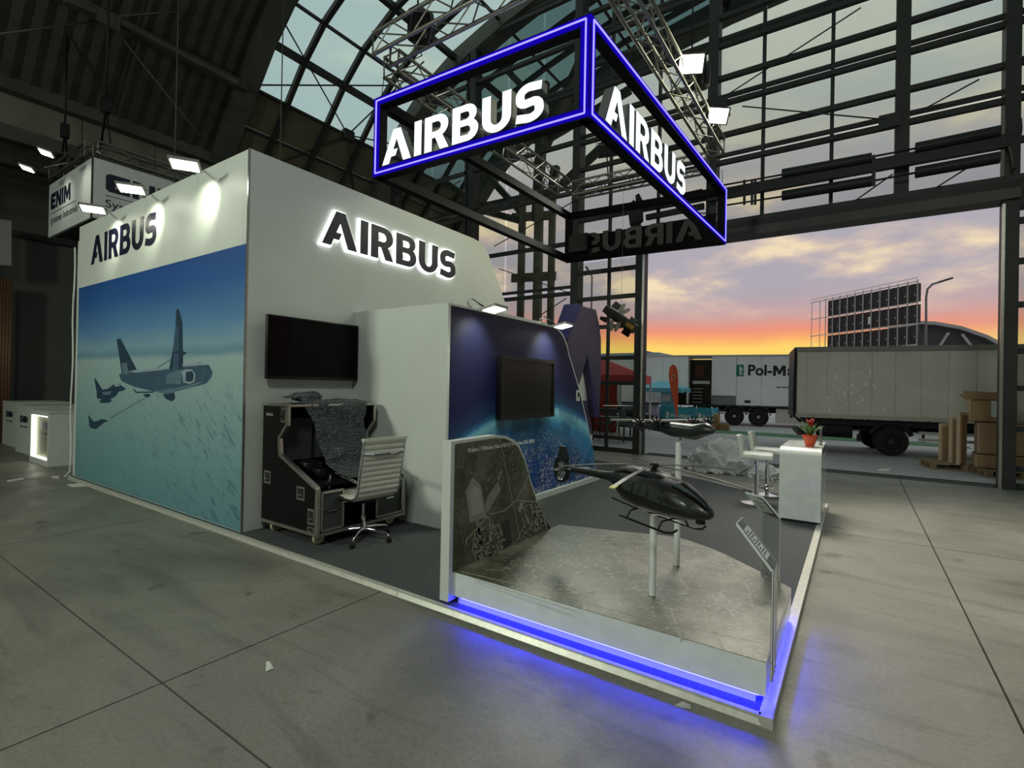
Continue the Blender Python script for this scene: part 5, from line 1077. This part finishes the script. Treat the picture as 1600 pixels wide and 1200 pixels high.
# trailer
td = Vector((.985, .17, 0)).normalized(); tp = Vector((-4.5, 25.2, 0)); tn = Vector((td.y, -td.x, 0))   # tn points to the hall
tl = thing('semi_trailer', 'long white semi-trailer lettered Pol-Mare with an open side door, behind the grey truck', 'trailer', (-4.5, 25.2, 0))
def tq(s, z, o=0): return tp+td*s+tn*o+Vector((0, 0, z))
def bxp(par, nm, m_, q, s0, s1, z0, z1, o0, o1):
    return MB().poly([q(s0, z0, o1), q(s1, z0, o1), q(s1, z1, o1), q(s0, z1, o1)], -(q(0, 0, 1)-q(0, 0, 0))*(o1-o0)).build(nm, m_, par)
bxp(tl, 'box_body', wb, tq, -8.6, -2.22, .93, 3.20, -2.4, -.03); bxp(tl, 'box_body', wb, tq, -1.17, 8, .93, 3.20, -2.4, -.03)
bxp(tl, 'roof_rail', tgrey, tq, -8.65, 8.05, 3.20, 3.26, -2.4, .02); bxp(tl, 'floor_rail', steel, tq, -8.6, 8, .86, .93, -2.4, .0)
for a, c in zip([-8.6, -7.0, -5.6, -4.5, -3.4, -2.62], [-7.0, -5.6, -4.5, -3.4, -2.62, -2.24]): bxp(tl, 'side_panel', wb, tq, a+.01, c-.01, .94, 3.19, -.03, 0)
for a, c in zip([-.10, .95, 2.2, 3.8, 5.4], [.93, 2.18, 3.78, 5.38, 7.9]): bxp(tl, 'side_panel', wb, tq, a+.01, c-.01, .94, 3.19, -.03, 0)
bxp(tl, 'doorway_back', mat('doorway_brown', (70, 62, 56), .8), tq, -2.22, -1.17, .93, 3.1, -1.2, -1.1); bxp(tl, 'sliding_door', wb, tq, -1.16, -.12, 1.36, 3.16, 0, .06); bxp(tl, 'door_skirt', mat('skirt_grey', (120, 124, 128), .5), tq, -1.16, -.12, .95, 1.34, -.03, .03)
for k in range(5): bxp(tl, 'stair_step', tgrey, tq, -2.05, -1.6, 1.0+.16*k, 1.03+.16*k, -.5-.1*k, -.3-.1*k)
bxp(tl, 'shelf', wb, tq, -2.1, -1.3, 1.9, 2.05, -1.0, -.9); bxp(tl, 'picture', mat('pic_red', (110, 60, 50), .6), tq, -2.0, -1.6, 2.3, 2.8, -1.1, -1.08)
bxp(tl, 'logo_square', mat('logo_teal', (24, 122, 110), .5), tq, -.11, .20, 2.27, 2.80, .0, .006)
for a in ((.02, .08, 2.38, 2.72), (.02, .14, 2.34, 2.42), (.1, .14, 2.5, 2.66)): bxp(tl, 'logo_mark', wb, tq, *a, .006, .01)
txb = mat('text_black', (26, 28, 30), .5)
text_print('Pol-', tq(.38, 2.30, .002), td, (0, 0, 1), .98, .50, txb, tl, bold=.03); letters('M', tq(1.40, 2.30, .002), td, (0, 0, 1), .50, .46, .003, txb, tl, name='lettering'); text_print('are', tq(1.96, 2.29, .002), td, (0, 0, 1), .95, .36, txb, tl, bold=.03); text_print('www.polmare.pl', tq(1.52, 1.72, .002), td, (0, 0, 1), 1.9, .13, mat('text_black', (26, 28, 30)), tl, bold=.03)
bxp(tl, 'number_plate', steel2, tq, .25, .50, 1.05, 1.17, 0, .01)
for s_ in (-1.2, -.17, .84):
    wheel(tq(s_, .42, -.16), .42, tn, tl, True, .3)
    MB().tube([tq(s_+.5*math.cos(math.radians(a)), .42+.5*math.sin(math.radians(a)), -.02) for a in range(10, 171, 20)], .03, 6).build('mudguard', mat('mudguard', (60, 60, 62), .5), tl)
bxp(tl, 'chassis', under, tq, -2.0, 7.5, .60, .86, -1.6, -.5); bxp(tl, 'pallet_box', tgrey, tq, 1.55, 2.9, .18, .82, -.5, -.06); bxp(tl, 'box_latch', steel2, tq, 2.1, 2.2, .45, .6, -.06, -.04)
bxp(tl, 'support_leg', steel2, tq, 5.6, 5.8, 0, .9, -.5, -.35); bxp(tl, 'support_leg', steel2, tq, -7.5, -7.35, 0, .9, -.5, -.35); bxp(tl, 'step_ladder', steel, tq, -2.2, -1.3, .1, .8, .0, .35)
# box truck
kd = Vector((.988, .153, 0)).normalized(); kp = Vector((.6, 16.25, 0)); kn = Vector((kd.y, -kd.x, 0))
def kq(s, z, o=0): return kp+kd*s+kn*o+Vector((0, 0, z))
tk = thing('box_truck', 'weathered grey box truck parked right outside the open door', 'truck', (.6, 16.25, 0))
bxp(tk, 'box_body', tgrey, kq, -2.0, 5.6, .93, 2.78, -2.3, -.02); sm_ = [-1.96, -1.76, -1.27, -.78, -.28, .22, .75, 1.29, 1.83, 2.4, 3.0, 3.6, 4.2, 4.9, 5.6]
for a, c in zip(sm_[:-1], sm_[1:]): bxp(tk, 'side_panel', tgrey, kq, a+.008, c-.008, 1.02, 2.68, -.02, 0)
bxp(tk, 'top_rail', mat('rail_grey', (140, 136, 130), .5), kq, -2.05, 5.6, 2.70, 2.83, -2.3, .02); bxp(tk, 'bottom_rail', mat('rail_light', (176, 172, 164), .5), kq, -2.03, 5.6, .91, 1.0, -2.3, .02)
MB().tube([kq(-2.03, 2.8, 0), kq(-2.05, 1.6, .01), kq(-2.04, .95, 0), kq(-1.88, .78, -.05)], .035, 8).build('rear_frame_post', steel2, tk); bxp(tk, 'rear_frame', steel, kq, -2.06, -1.99, .9, 2.8, -2.3, 0)
for k in range(9): bxp(tk, 'rail_hook', steel2, kq, -1.6+.62*k, -1.57+.62*k, .88, .93, -.02, .03)
rb = random.Random(5); scf = mat('scuff_white', (250, 250, 248), .5)
for k in range(46):
    s_, z_ = rb.gauss(-.75, .45), rb.gauss(1.75, .25); L = rb.uniform(.015, .09); a = rb.uniform(.3, 2.6); c0 = kq(s_, z_, .0005); v1 = (kd*math.cos(a)+Vector((0, 0, math.sin(a)))); v2 = (kd*-math.sin(a)+Vector((0, 0, math.cos(a))))*rb.uniform(.006, .018)
    if s_ > .9 or s_ < -1.7: continue
    MB().poly([c0-v1*L, c0+v2, c0+v1*L, c0-v2], kn*.001).build('scuff_patch', scf, tk)
bxp(tk, 'chassis', under, kq, -1.6, 5.5, .60, .86, -1.7, -.5); bxp(tk, 'inner_chassis', under, kq, -1.75, 5.4, .74, .92, -2.1, -.1)
wheel(kq(.16, .37, -.14), .37, kn, tk, False, .26); wheel(kq(.16, .37, -2.1), .37, kn, tk, False, .26)
wheel(kq(4.6, .37, -.14), .37, kn, tk, False, .26); wheel(kq(4.6, .37, -2.1), .37, kn, tk, False, .26)
MB().tube([kq(.16+.46*math.cos(math.radians(a)), .37+.46*math.sin(math.radians(a)), -.12) for a in range(20, 161, 14)], .06, 6).build('mudguard', under, tk)
for z_ in (.62, .45): bxp(tk, 'side_guard', mat('rail_light', (176, 172, 164)), kq, .72, 2.6, z_-.035, z_+.035, -.06, -.02)
for s_ in (.8, 2.4): bxp(tk, 'guard_bracket', under, kq, s_, s_+.05, .4, .9, -.1, -.06)
MB().lathe([(.20, -.42), (.22, -.4), (.22, .4), (.20, .42)], (0, 0, 0), 18, 'x').xf(Matrix.Translation(kq(-1.05, .6, -.4))).build('fuel_tank', under, tk)
bxp(tk, 'tail_lift', steel2, kq, -1.95, -1.7, .42, .55, -2.0, .0); bxp(tk, 'tow_hook', steel2, kq, -.55, -.48, .32, .5, -.3, -.2); bxp(tk, 'lift_lamp', mat('lamp_red', (140, 40, 30), .4), kq, -1.93, -1.88, .44, .5, 0, .01)
bxp(tk, 'cab', wb, kq, 5.75, 7.4, .55, 2.5, -2.1, -.1); bxp(tk, 'cab_window', blackgl, kq, 6.1, 7.0, 1.6, 2.2, -.1, -.08)
# LED screen wall on a scaffold
Lc = P(1293, 469, 'z', 7.2); Rc = P(1437, 440, 'z', 7.2); dl = (Rc-Lc); Wd = dl.length/11; ld = dl.normalized(); ln_ = Vector((ld.y, -ld.x, 0)); rh = 1.05
sw = thing('led_screen_wall', 'tall scaffold frame full of black screen cabinets seen from behind above the grey truck', 'screen wall', (Lc.x, Lc.y, 0))
sc_m = mat('scaffold_white', (190, 192, 192), .4, .3); cabm = mat('cabinet_black', (20, 22, 24), .5)
def lq2(s, z, o=0): return Vector((Lc.x, Lc.y, 0))+ld*s+ln_*o+Vector((0, 0, z))
for r in range(6):
    z1_ = 7.2-rh*r; 
    for c in range(11):
        cb2 = bxp(sw, 'screen_cabinet', cabm, lq2, Wd*c+.05, Wd*(c+1)-.05, z1_-rh+.08, z1_-.06, -.15, 0)
        if r < 4: bxp(sw, 'connector', alu, lq2, Wd*(c+.55), Wd*(c+.62), z1_-rh*.62, z1_-rh*.55, 0, .02)
for c in range(12): MB().bar(lq2(Wd*c, 0, .12), lq2(Wd*c, 7.3, .12), .05, .05).build('scaffold_post', sc_m, sw)
for c in (-.45, -1.1): MB().bar(lq2(c, 0, .1), lq2(c, 7.2, .1), .035, .035).build('scaffold_post', sc_m, sw)
for r in range(6): MB().bar(lq2(-1.1 if r in (0, 1, 2) else 0, 7.2-rh*r, .16), lq2(Wd*11, 7.2-rh*r, .16), .05, .05).build('scaffold_rail', sc_m, sw)
MB().bar(lq2(-1.1, 7.38, .2), lq2(Wd*11.1, 7.38, .2), .03, .03).build('hand_rail', sc_m, sw); bxp(sw, 'paper_sheet', white, lq2, Wd*5.5, Wd*5.9, 5.4, 5.8, .02, .04)
# lamp posts
def lamp(px, pts, Y, lab):
    q = P(px, 540, 'y', Y); t = thing('street_lamp', lab, 'street lamp', (q.x, Y, 0), 'street lamps outside'); w_ = [P(x, y, 'y', Y) for x, y in pts]; MB().tube([Vector((w_[0].x, Y, 0))]+w_, [.09]+[.06]*len(w_), 8).build('pole', mat('lamp_pole', (120, 122, 124), .5, .4), t)
    d = (w_[-1]-w_[-2]).normalized(); MB().bar(w_[-1]-d*.1, w_[-1]+d*.55, .22, .08).build('lamp_head', steel, t)
lamp(1447, [(1447, 500), (1447, 465), (1449, 452), (1457, 444), (1470, 440)], 38, 'curved grey street lamp beside the screen wall'); lamp(925, [(921, 560), (924, 480), (925, 432), (922, 427)], 30, 'straight street lamp seen through the glazing over the letter sculpture')
# dome hall, low house
dm = thing('domed_hall', 'dark arched hall with pale roof rim behind the screen wall', 'building', (8, 60, 0)); dp = [P(x, y, 'y', 60) for x, y in ((1340, 545), (1390, 515), (1436, 505), (1460, 506), (1500, 513), (1540, 527), (1566, 541), (1600, 562), (1640, 600))]
MB().poly([Vector((dp[0].x, 60, 0))]+dp+[Vector((dp[-1].x, 60, 0))], (0, 14, 0)).build('front_wall', mat('dome_dark', (52, 54, 56), .6), dm)
for a, c in zip(dp[:-1], dp[1:]): MB().bar(a-Vector((0, .4, 0)), c-Vector((0, .4, 0)), .5, .28).build('roof_rim', mat('dome_rim', (150, 150, 152), .5), dm)
for a, c in (((1482, 520), (1468, 541)), ((1503, 522), (1518, 541))): MB().bar(P(*a, 'y', 59.5), P(*c, 'y', 59.5), .22, .2).build('strut', mat('dome_rim', (150, 150, 152)), dm)
hs2 = thing('low_house', 'small distant house roof above the trailer beside the door post', 'building', (-20, 60, 0)); a = P(995, 560, 'y', 60); c = P(1048, 560, 'y', 60); MB().box(a.x, c.x, 60, 66, 0, 5.2).build('wall', mat('house_wall', (140, 140, 146), .7), hs2)
MB().poly([(a.x-.4, 60-.2, 5.2), (c.x+.4, 60-.2, 5.2), ((a.x+c.x)/2-1.2, 60-.2, 6.3)], (0, 6.4, 0)).build('roof', mat('house_roof', (92, 88, 92), .7), hs2)
bk = thing('site_container', 'pale blue-grey container block behind the glazing left of the trailer', 'container', (-14, 27, 0)); MB().box(-17, -8.9, 27.2, 29.6, .2, 3.6).build('body', mat('container_blue', (150, 168, 186), .6), bk)
for k in range(7): MB().box(-16.6+1.1*k, -16.5+1.1*k, 27.15, 27.2, .3, 3.5).build('wall_rib', mat('container_blue', (150, 168, 186)), bk)
# distant low band of buildings and trees
for k, (x0, x1, y, h, c) in enumerate(((-60, -25, 90, 5, (96, 98, 108)), (-24, 0, 100, 4.2, (86, 84, 90)), (14, 60, 85, 5.5, (92, 92, 98)))):
    t = thing('distant_hall', ('long low hall far off beyond the container', 'low hall far off behind the trailer', 'long low hall far off to the right behind the domed hall')[k], 'building', (x0, y, 0)); MB().box(x0, x1, y, y+12, 0, h).build('wall', mat('hall_%d' % k, c, .8), t); MB().box(x0-.3, x1+.3, y-.3, y+12.3, h, h+.35).build('roof', steel, t)
# fence, bins, parasol, flag, tents, furniture
ft = thing('fabric_barrier', 'turquoise fabric barrier lettered Pol-Mare in front of the trailer', 'barrier', (-7.08, 22, 0)); tq_ = mat('turquoise_cloth', (52, 150, 172), .7)
for a in ((-7.08, -5.58, 22, 22.04), (-5.55, -4.97, 22, 22.04)): MB().box(a[0], a[1], a[2], a[3], .1, .86).build('cloth_panel', tq_, ft)
MB().box(-4.98, -4.94, 22, 23.2, .1, .86).build('cloth_panel', tq_, ft)
for x in (-7.1, -5.565, -4.95): MB().tube([(x, 22.02, 0), (x, 22.02, .93)], .02, 8).build('post', alu, ft)
text_print('Pol-', (-6.62, 21.996, .40), (1, 0, 0), (0, 0, 1), .34, .17, white, ft, bold=.03); letters('M', (-6.26, 21.998, .40), (1, 0, 0), (0, 0, 1), .17, .16, .003, white, ft, name='lettering'); text_print('are', (-6.07, 21.996, .40), (1, 0, 0), (0, 0, 1), .32, .125, white, ft, bold=.03); MB().box(-6.85, -6.7, 21.99, 22, .36, .62).build('logo_square', white, ft); MB().box(-5.48, -5.36, 21.99, 22, .36, .62).build('logo_square', white, ft); text_print('Pol', (-5.3, 21.996, .40), (1, 0, 0), (0, 0, 1), .25, .17, white, ft, bold=.03)
li = mat('lilac_box', (182, 180, 206), .6)
for k in range(2):
    o = thing('storage_box', ('lower', 'upper')[k]+' pale lilac storage box beside the turquoise barrier', 'box', (-7.3, 21.9, .12+.36*k), 'lilac storage boxes'); MB().bbox(-7.52, -7.13, 21.7, 22.1, .12+.37*k if k else .0, .48+.36*k, .02).build('body', li, o); MB().box(-7.54, -7.11, 21.68, 22.12, .45+.36*k, .48+.36*k).build('lid', li, o)
o = thing('waste_bin', 'black round waste bin outside beside the door post', 'bin', (-6.9, 20, 0)); MB().lathe([(.14, 0), (.18, .5), (.19, .52), (.19, .56), (.12, .62), (.05, .64)], (-6.92, 20, 0), 18).build('body', black, o)
pa = thing('parasol', 'light blue square parasol over a kiosk in front of the trailer', 'parasol', (-7.6, 23.5, 0)); pc_ = mat('parasol_blue', (96, 170, 190), .7); cx, cy_ = -7.5, 23.6
ap = Vector((cx, cy_, 2.02)); cr = [Vector((cx+a*1.05, cy_+b*.8, 1.66)) for a, b in ((-1, -1), (1, -1), (1, 1), (-1, 1))]
for i in range(4): MB().add([ap, cr[i], cr[(i+1) % 4]], [(0, 1, 2)]).build('canopy_panel', pc_, pa); MB().poly([cr[i], cr[(i+1) % 4], cr[(i+1) % 4]-Vector((0, 0, .2)), cr[i]-Vector((0, 0, .2))], (0, .01, 0) if i % 2 == 0 else (.01, 0, 0)).build('valance', pc_, pa)
MB().tube([(cx, cy_, 0), ap], .03, 8).build('pole', alu, pa)
ki = thing('kiosk_box', 'light blue kiosk box standing under the blue parasol', 'kiosk', (-7.2, 23.3, 0)); MB().box(-7.45, -6.95, 23.2, 23.7, 0, 1.5).build('body', pc_, ki); MB().box(-7.4, -7.0, 23.19, 23.2, 1.05, 1.4).build('panel', white, ki)
mo = thing('outdoor_screen', 'black screen beside the kiosk under the blue parasol', 'screen', (-6.5, 23.4, 0)); MB().box(-6.85, -6.35, 23.3, 23.36, .9, 1.5).build('screen', black, mo); MB().tube([(-6.6, 23.33, 0), (-6.6, 23.33, .9)], .02, 6).build('stand', steel2, mo)
fg = thing('feather_flag', 'orange teardrop feather flag standing outside', 'flag', (-5.85, 20, 0)); fo = mat('flag_orange', (232, 106, 66), .7)
fp = [(900+x*340/1600, 500+y*340/1600) for x, y in ((712, 325), (735, 340), (748, 380), (752, 460), (750, 600), (747, 725), (738, 722), (715, 600), (690, 480), (680, 400), (690, 345))]
MB().poly([P(x, y, 'y', 20) for x, y in fp], (0, .012, 0)).build('flag_cloth', fo, fg); a = P(1059, 662, 'y', 20); MB().tube([(a.x, 20.02, 0), P(1058.5, 620, 'y', 20.02), P(1058, 585, 'y', 20.02), P(1055, 573, 'y', 20.02)], .012, 6).build('flag_pole', alu, fg)
a = P(1052, 590, 'y', 19.99); MB().tube([a+Vector((.07*math.cos(t), 0, .1*math.sin(t))) for t in [k*.5 for k in range(11)]], .012, 6).build('flag_emblem', white, fg); MB().box(a.x-.25+.2, a.x+.35, 19.85, 20.2, 0, .03).build('flag_foot', steel2, fg)
rt = thing('red_tent', 'red folding tent with red side wall seen through the glazing', 'tent', (-7, 17, 0)); rm_ = mat('tent_red', (206, 78, 82), .7); rw = mat('tent_wall_red', (168, 52, 40), .7)
ap = Vector((-7.9, 17.7, 2.70)); cr = [Vector((-9.4, 17, 2.08)), Vector((-6.1, 17, 2.08)), Vector((-6.4, 18.6, 2.08)), Vector((-9.4, 18.6, 2.08))]
for i in range(4): MB().add([ap, cr[i], cr[(i+1) % 4]], [(0, 1, 2)]).build('canopy_panel', rm_, rt); MB().poly([cr[i], cr[(i+1) % 4], cr[(i+1) % 4]-Vector((0, 0, .32)), cr[i]-Vector((0, 0, .32))], (0, .01, 0) if i % 2 == 0 else (.01, 0, 0)).build('valance', rm_, rt)
MB().box(-9.6, -7.05, 17.02, 17.05, .02, 1.76).build('side_wall', rw, rt)
for p in cr: MB().bar((p.x+.02, p.y, 0), (p.x+.02, p.y, 2.08), .05, .05).build('tent_leg', white, rt)
MB().box(-7.0, -6.9, 17.0, 17.08, 0, 1.8).build('tent_leg', white, rt)
for k, (x, y, rz) in enumerate(((-5.95, 15.2, .4), (-6.9, 15.6, -.5))):
    t = thing('folding_chair', ('dark folding chair outside the glazing next to the door post', 'dark folding chair outside, farther left in front of the red tent')[k], 'chair', (x, y, 0), 'dark folding chairs outside', rz); dk = mat('dark_canvas', (36, 38, 40), .7)
    MB().box(-.24, .24, -.22, .22, .42, .46).build('seat', dk, t); MB().poly([(-.24, .2, .46), (.24, .2, .46), (.24, .36, .95), (-.24, .36, .95)], (0, .02, 0)).build('backrest', dk, t)
    for sx in (-.24, .24):
        MB().tube([(sx, -.24, 0), (sx, .24, .44)], .014, 6).build('leg', steel, t); MB().tube([(sx, .26, 0), (sx, -.22, .44)], .014, 6).build('leg', steel, t)
t = thing('garden_table', 'dark rectangular garden table outside the glazing', 'table', (-6.3, 14.6, 0)); MB().box(-6.75, -5.65, 14.3, 14.9, .70, .73).build('tabletop', mat('table_grey', (90, 92, 94), .5), t)
for x in (-6.7, -5.7):
    for y in (14.34, 14.86): MB().bar((x, y, 0), (x, y, .70), .04, .04).build('leg', steel, t)
# cartons on pallets beside the right door post
kr = mat('cardboard', (150, 120, 88), .8, noise=(6, .1)); kr2 = mat('cardboard_light', (186, 166, 138), .8, noise=(6, .1)); wd_ = mat('pallet_wood', (136, 116, 90), .8, noise=(14, .2)); tape = mat('packing_tape', (190, 196, 200), .25, noise=(10, .2))
def pallet(x, y, rz, lab):
    t = thing('pallet', lab, 'pallet', (x, y, -.005), 'wooden pallets by the right door post', rz)
    for k in range(5): MB().box(-.6, .6, -.4+.18*k, -.4+.18*k+.12, .12, .142).build('deck_board', wd_, t)
    for k in (-.58, -.05, .48):
        for j in (-.4, -.06, .28): MB().box(k, k+.1, j, j+.1, .022, .1).build('block', wd_, t)
        MB().box(k, k+.1, -.4, .44, .10, .12).build('stringer', wd_, t)
    for j in (-.4, -.06, .28): MB().box(-.6, .6, j, j+.1, 0, .022).build('bottom_board', wd_, t)
pallet(1.85, 14.6, .15, 'wooden pallet farther from the door, under the leaning flat cartons'); pallet(2.62, 14.0, .2, 'wooden pallet nearest the door post, under the big cartons')
def carton(x0, x1, y0, y1, z0, z1, lab, flaps, m_=kr, rz=0, tp_=True):
    cx, cy_ = (x0+x1)/2, (y0+y1)/2; t = thing('cardboard_box', lab, 'box', (cx, cy_, z0), 'cardboard boxes by the door post', rz); ORG[t.name] = Vector(); a, b = (x1-x0)/2, (y1-y0)/2; h = z1-z0; w = .008
    for nm, bx in (('wall', (-a, a, -b, -b+w)), ('wall', (-a, a, b-w, b)), ('wall', (-a, -a+w, -b+w, b-w)), ('wall', (a-w, a, -b+w, b-w))): MB().box(*bx, 0, h).build(nm, kr2 if bx[1] < 0 and bx[0] < 0 else m_, t)
    MB().box(-a, a, -b, b, 0, w).build('bottom', m_, t)
    if tp_: MB().box(-.04, .06, -b-.003, -b, h*.25, h).build('tape', tape, t)
    if flaps:
        MB().poly([(-a, -b, h), (a, -b, h), (a-.03, -b-.10*flaps, h+.02), (-a+.05, -b-.12*flaps, h+.04)], (0, 0, -w)).build('flap', m_, t); MB().poly([(-a, b, h), (a, b, h), (a+.03, b+.06, h+.16), (-a-.06, b+.05, h+.19)], (0, .006, 0)).build('flap', m_, t)
        MB().poly([(-a, -b, h), (-a, b, h), (-a-.13, b-.02, h+.11), (-a-.12, -b+.03, h+.13)], (0, 0, -w)).build('flap', kr2, t)
    else: MB().box(-a, a, -b, b, h-w, h).build('top', m_, t)
    return t
carton(2.02, 2.75, 13.75, 14.3, .145, .42, 'low wide cardboard box on the near pallet, bottom of the stack', 0, tp_=False); carton(2.05, 2.72, 13.75, 14.28, .425, 1.06, 'big cardboard box in the middle of the stack with an open side flap', 0)
carton(1.93, 2.62, 13.85, 14.35, 1.065, 1.50, 'open-topped cardboard box with raised flaps on top of the stack', 1)
for k, (x, y, h, wv, rz) in enumerate(((1.83, 14.15, 1.1, .30, 1.1), (1.73, 14.5, .98, .34, 1.25), (1.62, 14.8, .82, .28, 1.0))):
    t = thing('flat_carton', ('flattened carton leaning beside the big boxes, tallest of the three', 'middle one of the three flattened cartons leaning by the boxes', 'shortest flattened carton leaning at the left end by the truck')[k], 'carton', (x, y, .14), 'flattened cartons', rz); MB().box(-wv/2, wv/2, -.03, .03, 0, h).build('sheet', kr2, t); MB().box(-wv/2+.02, wv/2-.03, -.05, -.03, .02, h-.06).build('sheet', kr, t)
br_ = thing('brown_sack', 'brown paper sack beside the turquoise barrier', 'sack', (-4.75, 21.8, 0)); MB().lathe([(.13, 0), (.16, .15), (.15, .5), (.12, .62), (.06, .66), (.001, .66)], (-4.72, 21.8, 0), 12).build('sack', kr, br_); 
carton(-4.55, -4.2, 21.6, 21.9, 0, .24, 'small brown box at the foot of the brown sack', 0, tp_=False)['group'] = 'sack and box by the barrier'
